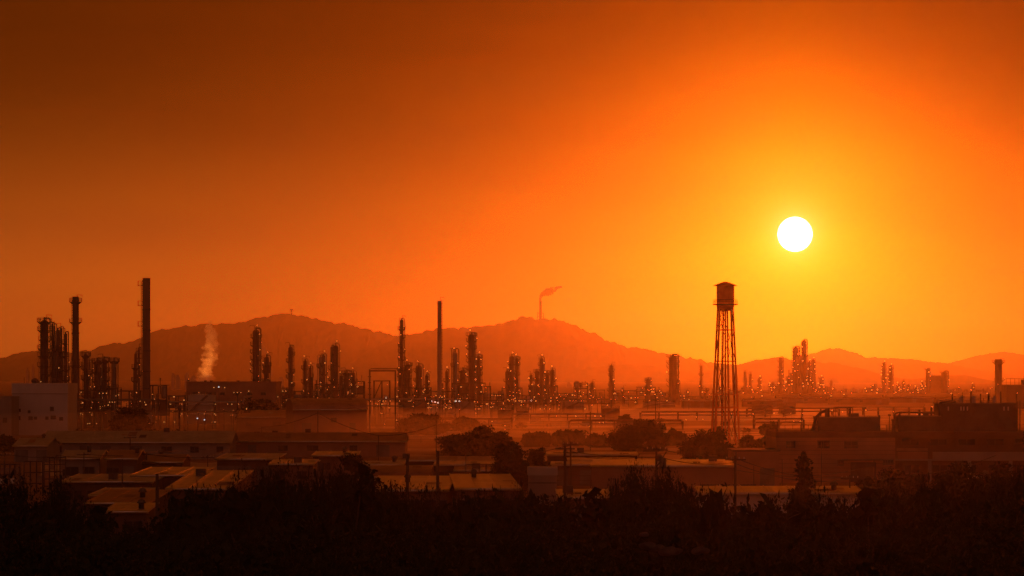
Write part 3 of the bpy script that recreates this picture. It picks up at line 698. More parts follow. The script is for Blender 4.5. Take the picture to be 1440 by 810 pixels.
def tank(px0, px1, top, d, label, m_='shell_pale', name='storage_tank'):
    d = FAR(d); r = (px1 - px0) / 2 * d / F; H = Z(top, d); t = thing(name, label, 'tank', (X((px0 + px1) / 2, d), d + r, 0), 0, 'storage tanks')
    MB().lathe([(r, 0), (r, H * .33), (r + .08, H * .335), (r + .08, H * .345), (r, H * .35), (r, H * .66), (r + .08, H * .665), (r + .08, H * .675), (r, H * .68), (r, H)], n=40).build('shell', m_, t, True)
    MB().lathe([(r * 1.01, H + .01), (r * .6, H + r * .06), (0, H + r * .09)], n=40).build('roof', m_, t, True)
    m = MB(); n = 26
    for i in range(n):
        a = -2.9 + i * .07; b = a + .07
        m.bar(((r + .5) * math.cos(a), (r + .5) * math.sin(a), H * i / n), ((r + .5) * math.cos(b), (r + .5) * math.sin(b), H * (i + 1) / n), .25, .7)
    m.build('spiral_stair', 'steel', t)
    m = MB()
    for z in (.6, 1.1): m.ring((0, 0, H + z), r * .99, .09, 36)
    for i in range(36): m.bar((r * .99 * math.cos(i * .1745), r * .99 * math.sin(i * .1745), H), (r * .99 * math.cos(i * .1745), r * .99 * math.sin(i * .1745), H + 1.1), .08)
    m.build('railing', 'steel_dark', t); return t
tank(700, 722, 577, 1290, 'small squat tank in the mist below the tight trio', 'shell_rust')
tank(726, 744, 578, 1300, 'smaller squat tank beside the squat one in the mist', 'shell_rust')
tank(846, 872, 575, 1370, 'squat tank in the mist below the lone needle column', 'shell_rust')
tank(1058, 1088, 570, 1560, 'squat tank in the mist sunward of the water tower', 'shell_rust')
tank(1096, 1120, 571, 1570, 'squat tank in the mist below the hazy slim column', 'shell_rust')
tank(258, 302, 556, 1230, 'broad low tank in front of the steam plume building')
tank(566, 600, 566, 1330, 'low dark tank below the needle column', 'shell_rust')
tank(640, 668, 566, 1400, 'low tank below the crowned tall column', 'shell_grey')
tank(790, 822, 565, 1580, 'low hazy tank below the box-shaped frame', 'shell_grey')
tank(905, 950, 566, 1850, 'low hazy tank below the broad flat-topped column', 'shell_grey')
tank(1100, 1150, 566, 2350, 'wide faint tank below the tower pair under the sun', 'shell_grey')

# lamp posts scattered through the works
pm = MB(); pm.cyl((0, 0, 0), (0, 0, 9), .13, .08, 6); pm.bar((0, 0, 8.9), (0, -1.0, 9.1), .12); pole_me = pm.mesh('pole', M['steel_dark'])
def lamp_post(px, d, h, kind='warm', k=1.0, label='small lamp post with a single lit lamp among the refinery pipes'):
    t = thing('lamp_post', label, 'lamp post', (X(px, d), d, 0), 0, 'lit lamp posts in the refinery')
    p = link('pole', pole_me, t); p.scale = (1, 1, h / 9)
    add_lamp(t, (0, -1.1, h - .05), d, kind, k)
rg = random.Random(5)
for a, b, d0, d1, n in ((100, 225, 1000, 1100, 16), (225, 350, 1020, 1150, 14), (350, 500, 1150, 1330, 8), (500, 700, 1150, 1400, 30), (700, 860, 1350, 1650, 28), (860, 1000, 1700, 2000, 12), (1000, 1180, 2000, 2500, 12), (1180, 1420, 2300, 2700, 8)):
    for i in range(n):
        lamp_post(rg.uniform(a, b), rg.uniform(d0, d1), rg.uniform(3.5, 9.5), rg.choice(['warm'] * 7 + ['orange'] * 3), rg.choice([.45, .6, .8, 1.2]))
for px, y, dd in ((607, 564, 1300), (612, 565, 1302), (616, 566, 1304), (641, 564, 1310), (646, 564, 1312), (747, 563, 1560), (308, 544, 1180), (278, 588, 900), (288, 590, 905), (543, 559, 1310)):
    lamp_post(px, dd, Z(y, dd), 'white', 1.3, 'small lamp post with a brilliant bluish white floodlight')
# a few big light masts
for px, y, dd, l in ((145, 553, 1060, 'lone light mast before the stubby trio'), (334, 552, 1080, 'lone light mast before the steam plume building'), (700, 556, 1560, 'lone light mast before the tight trio'), (1156, 541, 2500, 'lone light mast before the tower pair under the sun')):
    t = thing('light_mast', l, 'light mast', (X(px, dd), dd, 0)); h = Z(y, dd)
    MB().cyl((0, 0, 0), (0, 0, h), .25, .15, 8).build('pole', 'steel_dark', t); MB().box((0, 0, h), (2.4, .4, .3)).build('crossbar', 'steel_dark', t)
    for s in (-1, 0, 1): add_lamp(t, (s, -.4, h), dd, 'warm', .9)

# ---------------------------------------------------------------- the water tower
d = 860; t = thing('water_tower', 'tall water tower with a capped tank on spindly braced legs', 'water tower', (X(1020, d), d, 0))
s = d / F; zt = Z(433, d); rt = 12.4 * s; zc = Z(402, d)
MB().lathe([(0, zt - .9), (rt * .5, zt - .7), (rt * .9, zt - .2), (rt, zt + .3), (rt, zt + 1.6), (rt + .05, zt + 1.65), (rt + .05, zt + 1.75), (rt, zt + 1.8), (rt, zt + 3.4), (rt + .05, zt + 3.45), (rt + .05, zt + 3.55), (rt, zt + 3.6), (rt, zc), (0, zc)], n=28).build('tank', 'tower_rust', t, True)
MB().lathe([(rt * 1.36, zc - .05), (rt * 1.4, zc + .04), (rt * .75, zc + .55), (rt * .25, zc + .92), (0, zc + 1.0)], n=28).build('roof', 'tower_rust', t)
wm = MB(); zw = zt + .85
for i in range(24):
    a, b = i * .2618, (i + 1) * .2618
    p = lambda rr, q, z: (rr * math.cos(q), rr * math.sin(q), z)
    wm.poly([p(rt + .02, a, zw), p(rt * 1.36, a, zw), p(rt * 1.36, b, zw), p(rt + .02, b, zw)]); wm.poly([p(rt + .02, a, zw - .3), p(rt + .02, b, zw - .3), p(rt * 1.36, b, zw - .22), p(rt * 1.36, a, zw - .22)]); wm.bar(p(rt * 1.36, a, zw - .1), p(rt * 1.36, b, zw - .1), .26)
    wm.bar(p(rt * 1.36, a, zw - .05), p(rt * 1.36, b, zw - .05), .12); wm.bar(p(rt * 1.36, a, zw + 1.0), p(rt * 1.36, b, zw + 1.0), .09); wm.bar(p(rt * 1.36, a, zw + .55), p(rt * 1.36, b, zw + .55), .06)
    if i % 2 == 0: wm.bar(p(rt * 1.36, a, zw), p(rt * 1.36, a, zw + 1.0), .08)
wm.build('walkway', 'steel_dark', t)
rb_, rtop = 20.6 * s, 11.0 * s
def leg_pt(i, z):
    a = math.pi / 6 + i * math.pi / 3 + .2; f = z / zt; rr = rb_ + (rtop - rb_) * f
    return Vector((rr * math.cos(a), rr * math.sin(a), z))
lv = [0] + [Z(y_, d) for y_ in (573, 508, 464)] + [zt + .2]
for i in range(6):
    MB().bar(leg_pt(i, 0), leg_pt(i, zt + .25), .34).build('leg', 'tower_rust', t)
for k, z in enumerate(lv[1:-1]):
    m = MB()
    for i in range(6): m.bar(leg_pt(i, z), leg_pt(i + 1, z), .26)
    m.build('ring_brace', 'tower_rust', t)
z = Z(555, d); m = MB()
for i in range(6): m.bar(leg_pt(i, z), leg_pt(i + 1, z), .16)
m.build('ring_brace', 'tower_rust', t)
m = MB()
for k in range(len(lv) - 1):
    for i in range(6):
        if (i + k) % 2 == 0: m.bar(leg_pt(i, lv[k]), leg_pt(i + 1, lv[k + 1]), .1); m.bar(leg_pt(i + 1, lv[k]), leg_pt(i, lv[k + 1]), .1)
m.build('tie_rods', 'steel_dark', t)
MB().cyl((0, 0, 0), (0, 0, zt - .6), .2, n=12).build('riser_pipe', 'tower_rust', t)
m = MB()
for sx in (-.55, -.95): m.bar((sx, -.5, .5), (sx, -.5, zt + .5), .1)
for k in range(42): m.bar((-.95, -.5, 1 + k * .8), (-.55, -.5, 1 + k * .8), .08)
for k in range(14): m.bar((-1.1, -.9, 3 + k * 2.4), (-.4, -.9, 3 + k * 2.4), .07); m.bar((-1.1, -.9, 3 + k * 2.4), (-1.1, -.4, 3 + k * 2.4), .07)
m.build('ladder', 'steel_dark', t)
m = MB()
for k, z in enumerate(lv[1:-1]): 
    for i in range(0, 6, 2): m.bar((0, 0, z), leg_pt(i, z), .1)
m.build('stay_rods', 'steel_dark', t)

# ---------------------------------------------------------------- masts on the hills, flare stack, plumes
d = 11000; t = thing('flare_stack', 'slender flare stack on the hilltop trailing dark smoke', 'flare stack', (X(760, d), d, Z(456, d)))
h = Z(423, d) - Z(456, d)
MB().cyl((0, 0, 0), (0, 0, h), 4.6, 3.8, 10).build('stack', 'steel_dark', t)
m = MB()
for q in ((-9, -4), (9, -4), (0, 9)):
    m.bar((q[0] * 1.3, q[1] * 1.3, 0), (q[0] * .8, q[1] * .8, h * .55), 1.4)
    for k in range(4): m.bar((q[0] * (1.3 - .12 * k), q[1] * (1.3 - .12 * k), h * .55 * k / 4), (0, 0, h * .55 * (k + 1) / 4), .9)
m.build('support_frame', 'steel_dark', t)
d = 12000; t = thing('hilltop_mast', 'small boxy mast on the summit of the hill behind the steam plume', 'mast', (X(410, d), d, Z(444, d)))
m = MB(); m.bar((0, 0, 0), (0, 0, 22), 4); m.build('mast', 'steel_dark', t); MB().box((0, 0, 19), (11, 8, 6)).build('head', 'steel_dark', t); MB().box((0, 0, 1.5), (14, 10, 5)).build('hut', 'concrete', t)

def plume(name, label, pts, material, cat='smoke plume'):
    """a smoke column: a lumpy closed tube following pts (x, y, z, radius), filled with a smoke volume"""
    bm = bmesh.new(); n = 14; sub = []
    for (a, b) in zip(pts, pts[1:]):
        for k in range(5):
            f = k / 5; sub.append([u + (v - u) * f for u, v in zip(a, b)])
    sub.append(list(pts[-1])); rings = []
    for j, p in enumerate(sub):
        row = []; t0 = Vector(sub[max(0, j - 3)][:3]); t1 = Vector(sub[min(len(sub) - 1, j + 3)][:3]); tn = (t1 - t0).normalized()
        e1 = Vector((0, 1, 0)); e2 = e1.cross(tn).normalized(); e1 = tn.cross(e2).normalized()
        for i in range(n):
            a = 2 * math.pi * i / n; r_ = p[3] * (1 + .8 * noise.noise((math.cos(a) * 1.1, math.sin(a) * 1.1, j * .45 + p[0])))
            row.append(bm.verts.new(Vector(p[:3]) + e1 * (r_ * math.cos(a)) + e2 * (r_ * math.sin(a))))
        rings.append(row)
    for a, b in zip(rings, rings[1:]):
        for i in range(n): bm.faces.new((a[i], a[(i + 1) % n], b[(i + 1) % n], b[i]))
    bm.faces.new(rings[0][::-1]); bm.faces.new(rings[-1]); bmesh.ops.recalc_face_normals(bm, faces=bm.faces)
    me = bpy.data.meshes.new(name); bm.to_mesh(me); bm.free(); me.materials.append(material)
    o = link(name, me); tag(o, label, cat); o['kind'] = 'thing'; return o
def smoke_mat(name, dens, col, scale, lo, hi, g=0.4, iso=0.4):
    m = bpy.data.materials.new(name); m.use_nodes = True; n = m.node_tree; n.nodes.clear(); Lk = n.links.new
    tc = n.nodes.new('ShaderNodeTexCoord'); nz = n.nodes.new('ShaderNodeTexNoise'); nz.inputs['Scale'].default_value = scale; nz.inputs['Detail'].default_value = 5; nz.inputs['Roughness'].default_value = .6
    Lk(tc.outputs['Object'], nz.inputs['Vector'])
    mr = n.nodes.new('ShaderNodeMapRange'); mr.inputs['From Min'].default_value = lo; mr.inputs['From Max'].default_value = hi; mr.inputs['To Min'].default_value = 0; mr.inputs['To Max'].default_value = dens
    Lk(nz.outputs['Fac'], mr.inputs['Value'])
    pv = n.nodes.new('ShaderNodeVolumePrincipled'); pv.inputs['Color'].default_value = (*col, 1); pv.inputs['Anisotropy'].default_value = g
    Lk(mr.outputs['Result'], pv.inputs['Density']); om = n.nodes.new('ShaderNodeOutputMaterial')
    p2 = n.nodes.new('ShaderNodeVolumePrincipled'); p2.inputs['Color'].default_value = (*col, 1); p2.inputs['Anisotropy'].default_value = 0.0
    mu = n.nodes.new('ShaderNodeMath'); mu.operation = 'MULTIPLY'; mu.inputs[1].default_value = iso; Lk(mr.outputs['Result'], mu.inputs[0]); Lk(mu.outputs[0], p2.inputs['Density'])
    ad = n.nodes.new('ShaderNodeAddShader'); Lk(pv.outputs[0], ad.inputs[0]); Lk(p2.outputs[0], ad.inputs[1]); Lk(ad.outputs[0], om.inputs['Volume'])
    return m
d = 1272
pp = lambda px, py, rp: (X(px, d), d, Z(py, d), rp * d / F)
plume('steam_plume', 'pale glowing plume of steam rising from the long flat building', [pp(287, 539, 11), pp(288, 531, 13), pp(288, 523, 11), pp(291, 514, 9), pp(294, 505, 12), pp(297, 496, 10), pp(296, 487, 11), pp(298, 478, 9), pp(297, 468, 8), pp(294, 460, 5), pp(296, 450, 2.5)], smoke_mat('steam', .6, (.99, .985, .98), .30, .40, .7, 0.86))
sp_ = bpy.data.lights.new('floodlight', 'SPOT'); sp_.energy = 200000.0; sp_.color = (1.0, .24, .03); sp_.spot_size = math.radians(75); sp_.spot_blend = .6; sp_.shadow_soft_size = .4  # added spot lamp and housing, placed and aimed to brighten the steam plume
fl = thing('floodlight', 'added lamp fixture on the flat roof brightening the steam', 'floodlight', (X(268, d), d - 8.0, Z(538, 1260) + .4))
MB().box((0, 0, .3), (.7, .4, .5)).build('housing', 'steel_dark', fl); add_lamp(fl, (0, 0, .75), d, 'orange', 1.0)
so_ = bpy.data.objects.new('added_steam_light', sp_); COL.objects.link(so_); so_.parent = fl; so_.location = (0, 0, 1.0); so_.rotation_euler = Vector((-.16, -.25, -1)).to_track_quat('-Z', 'Y').to_euler(); so_.rotation_euler = (Vector((.5, .6, .62))).to_track_quat('-Z', 'Y').to_euler()
d = 11000
plume('smoke_plume', 'dark wisp of smoke blown sideways from the hilltop flare stack', [pp(759.5, 424, 1.3), pp(760, 418, 1.8), pp(762, 414.5, 2.8), pp(766, 412, 4.2), pp(771, 410.5, 5.2), pp(776, 409, 5.4), pp(780, 406.5, 3.5), pp(784, 404.5, 2.2), pp(790, 403, 1.8)], smoke_mat('dark_smoke', .7, (.3, .25, .22), .03, .42, .62, 0.2))
# ---------------------------------------------------------------- buildings of the plain
import numpy as np
def window(t, x, y, z, w_, h_, parent_rot=None, mull=1, name='window'):
    """a window on a wall that faces the camera (towards -y): frame with a recessed pane"""
    m = MB(); f = .09
    m.box2((x - w_ / 2 - f, y - .07, z - h_ / 2 - f), (x - w_ / 2, y + .05, z + h_ / 2 + f)); m.box2((x + w_ / 2, y - .07, z - h_ / 2 - f), (x + w_ / 2 + f, y + .05, z + h_ / 2 + f))
    m.box2((x - w_ / 2, y - .07, z - h_ / 2 - f), (x + w_ / 2, y + .05, z - h_ / 2)); m.box2((x - w_ / 2, y - .07, z + h_ / 2), (x + w_ / 2, y + .05, z + h_ / 2 + f))
    for k in range(mull): xx = x - w_ / 2 + w_ * (k + 1) / (mull + 1); m.box2((xx - .04, y - .05, z - h_ / 2), (xx + .04, y + .03, z + h_ / 2))
    fr = m.build(name, 'steel_dark', t)
    MB().box2((x - w_ / 2, y - .02, z - h_ / 2), (x + w_ / 2, y + .01, z + h_ / 2)).build('pane', 'window_glass', fr)
    return fr

def shed(px0, px1, d, eave, ridge, depth, label, wall='dark_wall', roof='roof_grey', kind='gable', rz=0.0, group='low sheds of the plain', over=.6, openings=0, name='shed'):
    """eave and ridge in metres; gable = ridge along x, mono = one slope rising to the back"""
    x0, x1 = X(px0, d), X(px1, d); W = x1 - x0; rg = random.Random(int(px0 * 3 + d))
    t = thing(name, label, 'shed' if name == 'shed' else 'warehouse', ((x0 + x1) / 2, d + depth / 2, 0), rz, group)
    m = MB(); h = W / 2; b = depth / 2
    if kind == 'gable':
        pr = [(-b, 0), (-b, eave), (0, ridge), (b, eave), (b, 0)]
    elif kind == 'arch':
        pr = [(-b, 0)] + [(-b * math.cos(a), eave + (ridge - eave) * math.sin(a)) for a in [i * math.pi / 12 for i in range(13)]] + [(b, 0)]
    else:
        pr = [(-b, 0), (-b, eave), (b, ridge), (b, 0)]
    L_ = [m.bm.verts.new((-h, y_, z_)) for y_, z_ in pr]; R_ = [m.bm.verts.new((h, y_, z_)) for y_, z_ in pr]
    m.bm.faces.new(L_[::-1]); m.bm.faces.new(R_)
    for i in range(len(pr)):
        j = (i + 1) % len(pr)
        if i == 0 or j == 0 or i == len(pr) - 2: m.bm.faces.new((L_[i], L_[j], R_[j], R_[i]))
    m.build('wall', wall, t)
    m = MB(); top = pr[1:-1]
    ov = [(top[0][0] - over, top[0][1] - (over * (top[1][1] - top[0][1]) / max(.1, top[1][0] - top[0][0])))] + top[1:-1] + [(top[-1][0] + over, top[-1][1] - (over * .3 if kind == 'gable' else -over * .1))]
    A = [m.bm.verts.new((-h - over * .6, y_, z_ + .1)) for y_, z_ in ov]; B = [m.bm.verts.new((h + over * .6, y_, z_ + .1)) for y_, z_ in ov]
    A2 = [m.bm.verts.new((-h - over * .6, y_, z_ + .02)) for y_, z_ in ov]; B2 = [m.bm.verts.new((h + over * .6, y_, z_ + .02)) for y_, z_ in ov]
    for i in range(len(ov) - 1):
        m.bm.faces.new((A[i], A[i + 1], B[i + 1], B[i])); m.bm.faces.new((A2[i], B2[i], B2[i + 1], A2[i + 1])); m.bm.faces.new((A[i], A2[i], A2[i + 1], A[i + 1])); m.bm.faces.new((B[i], B[i + 1], B2[i + 1], B2[i]))
    m.bm.faces.new((A[0], B[0], B2[0], A2[0])); m.bm.faces.new((A[-1], A2[-1], B2[-1], B[-1]))
    def at(y_):
        for (ya, za), (yb, zb) in zip(ov, ov[1:]):
            if ya <= y_ <= yb: return za + (zb - za) * (y_ - ya) / (yb - ya) + .1
        return ov[-1][1] + .1
    ns = max(3, int(W / 2.2))
    for i in range(ns + 1):
        xx = -h - over * .5 + (W + over) * i / ns
        for (ya, za), (yb, zb) in zip(ov, ov[1:]): m.bar((xx, ya + .02, za + .13), (xx, yb - .02, zb + .13), .07)
    rf = m.build('roof', roof, t)
    for k in range(int(W / 9) + (1 if W > 5 else 0)):
        xx = rg.uniform(-h * .9, h * .9); yy = rg.uniform(-b * .8, b * .1); w_ = rg.uniform(.8, 2.2); l_ = min(depth * .3, rg.uniform(2, 6)); q = at(yy); q2 = at(yy + l_)
        pm_ = MB(); pm_.poly([(xx, yy, q + .05), (xx + w_, yy, q + .05), (xx + w_, yy + l_, q2 + .05), (xx, yy + l_, q2 + .05)]); pm_.build('roof_patch', rg.choice(['roof_rust', 'roof_grey', 'steel_dark', 'plank']), rf)
    for k in range(int(W / 14) + (1 if rg.random() < .6 else 0)):
        xx = rg.uniform(-h * .85, h * .85); yy = rg.uniform(-b * .5, b * .5); q = at(yy)
        if rg.random() < .5: MB().lathe([(.28, -.1), (.28, .5), (.45, .52), (.3, .85), (0, .95)], (xx, yy, q), 10).build('roof_vent', 'steel', rf, True)
        else: MB().box((xx, yy, q + .35), (1.1, .9, .8)).build('roof_unit', 'steel_dark', rf)
    MB().cyl((-h - over * .6, ov[0][0] - .16, ov[0][1] + .03), (h + over * .6, ov[0][0] - .16, ov[0][1] + .03), .15, n=12).build('gutter', 'zinc', t, True)
    for k in range(openings):
        xx = -h + W * (k + .5 + rg.uniform(-.2, .2)) / openings; w_ = rg.uniform(1.6, 3.4)
        if rg.random() < .5:
            MB().box2((xx - w_ / 2, -b - .05, .02), (xx + w_ / 2, -b + .02, min(eave * .75, 3.2))).build('shutter_door', 'steel', t)
        else: window(t, xx, -b - .01, eave * .55, w_ * .7, min(1.1, eave * .3))
    return t

# white concrete building
d = 1000; t = thing('industrial_building', 'blank white concrete building with a few small windows at its foot', 'building', (X(56, d), d, 0)); W = 78 * d / F; H = Z(539, d)
MB().box2((-W / 2, 0, 0), (W / 2, 22, H * .8)).build('wall', 'white_wall', t)
MB().box2((-W / 2 - .12, -.12, H * .8), (W / 2 + .12, 22.1, H)).build('parapet', 'white_wall', t)
MB().box2((-W / 2 - .16, -.18, H * .8 - .12), (W / 2 + .16, -.003, H * .8 + .06)).build('string_course', 'concrete', t)
for px, py, w_, h_ in ((25, 585, 1.3, .9), (43, 585, 1.0, .8), (50, 585, .7, .6), (66, 585, .7, .7), (75, 584, 1.3, .8), (27, 574, .7, .7), (41, 576, .6, .6), (73, 572, .9, 1.0), (86, 586, .9, .8)):
    window(t, X(px, d) - X(56, d), -.01, Z(py + 3, d), w_, h_, mull=0)
MB().ico((X(45, d) - X(56, d), 6, H + .6), 1.0, 2, (1, 1, .8)).build('roof_cowl', 'steel_dark', t)
MB().bar((X(32, d) - X(56, d), 3, H), (X(32, d) - X(56, d), 3, H + 1.6), .12).build('aerial', 'steel_dark', t)
d = 985; t = thing('industrial_building', 'lower grey annexe beside the blank white concrete building', 'building', (X(-12, d), d, 0)); W = 56 * d / F; H = Z(559, d)
MB().box2((-W / 2, 0, 0), (W / 2, 16, H)).build('wall', 'concrete', t); MB().box2((-W / 2 - .1, -.1, H), (W / 2 + .1, 16.1, H + .3)).build('parapet', 'concrete', t)
for k in range(4): window(t, -W / 2 + 1.6 + k * 2.4, -.01, 4.2, 1.0, 1.2)
# the long flat building under the plume
d = 1260; t = thing('industrial_building', 'long flat-roofed building from which the steam rises', 'building', (X(325, d), d, 0)); W = 126 * d / F; H = Z(538, d)
MB().box2((-W / 2, 0, 0), (W / 2, 30, H)).build('wall', 'brown_wall', t); MB().box2((-W / 2 - .15, -.15, H), (W / 2 + .15, 30.1, H + .35)).build('parapet', 'brown_wall', t)
for xx, w_ in ((-9, 1.4), (-7, 2), (2, 1.2)): MB().cyl((xx, 4, H), (xx, 4, H + .7), .5, n=10).build('vent', 'steel_dark', t)
for k in range(6): window(t, -W / 2 + 3 + k * 4.6, -.01, H * .72, 1.6, .8)
for px, py in ((301, 545), (308, 544), (316, 545), (280, 552), (350, 550)): add_lamp(t, (X(px, d) - X(325, d), -.5, Z(py, d)), d, 'warm', 1.0)
# small hazy city blocks far behind the refinery
for i, (px, w_, top, lb) in enumerate(((243, 4, 528, 'narrow'), (250, 6, 530, 'wide'), (262, 5, 527, 'stepped'), (272, 8, 531, 'long low'), (38, 3, 520, 'thin tall'), (46, 2.4, 515, 'thinnest and tallest'), (800, 6, 540, 'broad'), (395, 7, 533, 'squat'))):
    d = 4200 + i * 90; t = thing('apartment_block', lb + ' faint block far in the haze ' + ('near the square chimney' if 200 < px < 300 else 'near the fattest column' if px < 60 else 'by the arched hangar' if px < 500 else 'near the box-shaped frame'), 'building', (X(px, d), d, 0))
    h = Z(top, d); ww = w_ * d / F
    MB().box2((-ww / 2, 0, 0), (ww / 2, 12, h)).build('wall', 'concrete', t); MB().box2((-ww / 3, 3, h), (ww / 4, 8, h + 2.5)).build('roof_hut', 'concrete', t)

# warehouses
shed(62, 323, 715, 3.35, 5.2, 17, 'long gabled warehouse with a pale grey roof and dull wall', 'concrete', 'roof_grey', 'gable', 0.0, 'warehouses', .9, 7, 'warehouse')
shed(20, 66, 690, 3.0, 4.2, 20, 'smaller shed butting on the dim end of the long gabled warehouse', 'concrete', 'roof_grey', 'gable', 0, 'warehouses', .5, 2, 'warehouse')
shed(326, 570, 735, 3.1, 4.6, 15, 'long dark warehouse with a faded roof in line with the pale gabled one', 'brown_wall', 'roof_rust', 'gable', 0, 'warehouses', .5, 5, 'warehouse')
# arched hangar
t = shed(403, 507, 1010, Z(574, 1010), Z(561, 1010), 26, 'large hangar with a shallow arched roof', 'brown_wall', 'roof_rust', 'arch', math.radians(8), 'warehouses', .3, 3, 'hangar')
t['category'] = 'hangar'
t = shed(335, 402, 1060, 4.2, 6.0, 20, 'low dark shed in front of the lamp-dotted tall column', 'dark_wall', 'roof_rust', 'gable', 0, 'warehouses', .4, 2, 'warehouse')

# sheds and roofs in the belt before the trees: px0, px1, roof front row, height m, depth m, label
def belt(px0, px1, yfront, h, depth, label, roof='roof_pale', wall='dark_wall', kind='mono', rise=.4, op=2, rz=0.0):
    d = (CAM_Z - h) * F / (yfront - HOR)
    return shed(px0, px1, d, h, h + rise, depth, label, wall, roof, kind, rz, 'low sheds of the plain', .4, op)
belt(517, 629, 690, 3.6, 40, 'wide pale corrugated roof between two black poles and the dark trees', 'roof_pale', op=4)
belt(634, 722, 688, 3.8, 42, 'pale corrugated roof running up to the round dark tree', 'roof_pale', op=3, rz=.03)
belt(236, 322, 688, 4.0, 34, 'striped corrugated roof rising above the dark trees', 'roof_pale', op=3, rise=1.0)
belt(122, 208, 708, 3.4, 24, 'rust-tinted low roof in the gap between dark trees', 'roof_rust', op=2, rise=.5)
belt(150, 206, 720, 3.0, 10, 'small pale lean-to roof in front of the rust-tinted one', 'roof_pale', op=1)
belt(128, 200, 697, 3.6, 16, 'grey flat roof behind the rust-tinted one', 'roof_grey', op=1, rise=.2)
belt(86, 214, 678, 3.4, 20, 'long low roof with a glinting edge beyond the yard racks', 'roof_grey', op=4, rise=.3)
belt(186, 276, 669, 3.8, 26, 'low roof catching the light beyond the tall black pole', 'roof_pale', op=2, rise=.3)
belt(150, 192, 645, 4.2, 14, 'small dim shed in front of the long gabled warehouse', 'roof_rust', op=2, kind='gable', rise=1.0)
belt(86, 140, 645, 4.0, 14, 'small pale-walled shed in front of the gabled warehouse end', 'roof_grey', 'concrete', op=2, kind='gable', rise=1.0)
belt(200, 256, 650, 3.5, 14, 'shed with a rusty roof before the warehouse wall', 'roof_rust', op=2, kind='gable', rise=.9)
belt(305, 388, 646, 3.8, 22, 'bluish pale roof beside the second warehouse', 'roof_grey', op=3, rise=.3)
belt(380, 440, 653, 3.4, 12, 'thin glinting roof above the dark tree tops', 'roof_pale', op=2, rise=.3)
belt(440, 500, 641, 3.6, 14, 'narrow pale roof before the long dark warehouse', 'roof_pale', op=2, rise=.3)
belt(506, 566, 654, 3.2, 12, 'grey-blue roof between the long dark warehouse and a black pole', 'roof_grey', op=2, rise=.2)
belt(560, 640, 648, 3.0, 10, 'long thin shed crossing behind both black poles', 'roof_rust', op=3, rise=.25)
belt(508, 604, 668, 3.4, 16, 'shallow arched roof behind the wide pale corrugated one', 'roof_rust', op=2, kind='arch', rise=.9)
belt(612, 700, 654, 3.3, 9, 'slim pale-edged shed behind the round dark tree', 'roof_pale', op=3, rise=.2)
belt(640, 700, 662, 3.0, 10, 'brown open shed in front of the slim pale-edged one', 'roof_rust', op=3, rise=.2)
belt(775, 842, 654, 3.0, 8, 'glinting thin roof by the twin utility poles', 'roof_pale', op=2, rise=.2)
belt(770, 896, 640, 3.2, 10, 'long glinting roof beyond the twin utility poles', 'roof_pale', op=4, rise=.2)
belt(800, 892, 648, 3.0, 7, 'lower glinting roof stepping in front of the long one', 'roof_pale', op=3, rise=.2)
belt(838, 1036, 655.5, 4.4, 26, 'long dark-walled shed with one bright glinting eave', 'roof_pale', 'brown_wall', op=0, rise=.15, rz=-.04)
belt(786, 856, 700, 3.3, 12, 'pale little roof behind the black trees at the foot of the twin poles', 'roof_pale', op=1, rise=.4)
belt(985, 1212, 694, 4.2, 9, 'long white-walled store with a glowing orange roof edge', 'roof_pale', 'white_wall', op=0, rise=.35)
belt(1366, 1404, 676, 3.8, 8, 'small pale-walled hut at the foot of the factory', 'roof_grey', 'white_wall', op=0, rise=.2)
for a, b, yt, dd, lb in ((1046, 1100, 560, 1900, 'long low hazy hall sunward of the water tower'), (1092, 1172, 556, 2150, 'hazy hall directly under the tower pair'), (1168, 1250, 558, 2050, 'hazy hall in the gap past the tower pair'), (1240, 1330, 557, 2200, 'hazy hall below the slim lamp-lined twins'), (1318, 1400, 559, 2000, 'hazy hall below the box-shaped tower'), (960, 1012, 561, 1850, 'low hazy hall behind the water tower legs')):
    h_ = Z(yt, dd); shed(a, b, dd, h_ * .8, h_, 18, lb, 'dark_wall', 'roof_rust', 'gable', 0, 'hazy sheds on the far plain', .5, 3)
# grey block beside the round tree
d = 415; t = thing('water_cistern', 'square grey cistern standing beside the round dark tree', 'cistern', (X(763, d), d, 0)); W = 40 * d / F; H = Z(657, d)
MB().box2((-W / 2, 0, 0), (W / 2, 4, H - .9)).build('body', 'concrete', t); MB().box2((-W / 2 - .1, -.1, H - .9), (W / 2 + .1, 4.1, H)).build('lid', 'shell_pale', t)
for k in range(3): MB().box2((-W / 2 - .06, -.06, 1 + k * 1.5), (W / 2 + .06, -.003, 1.15 + k * 1.5)).build('band', 'steel', t)

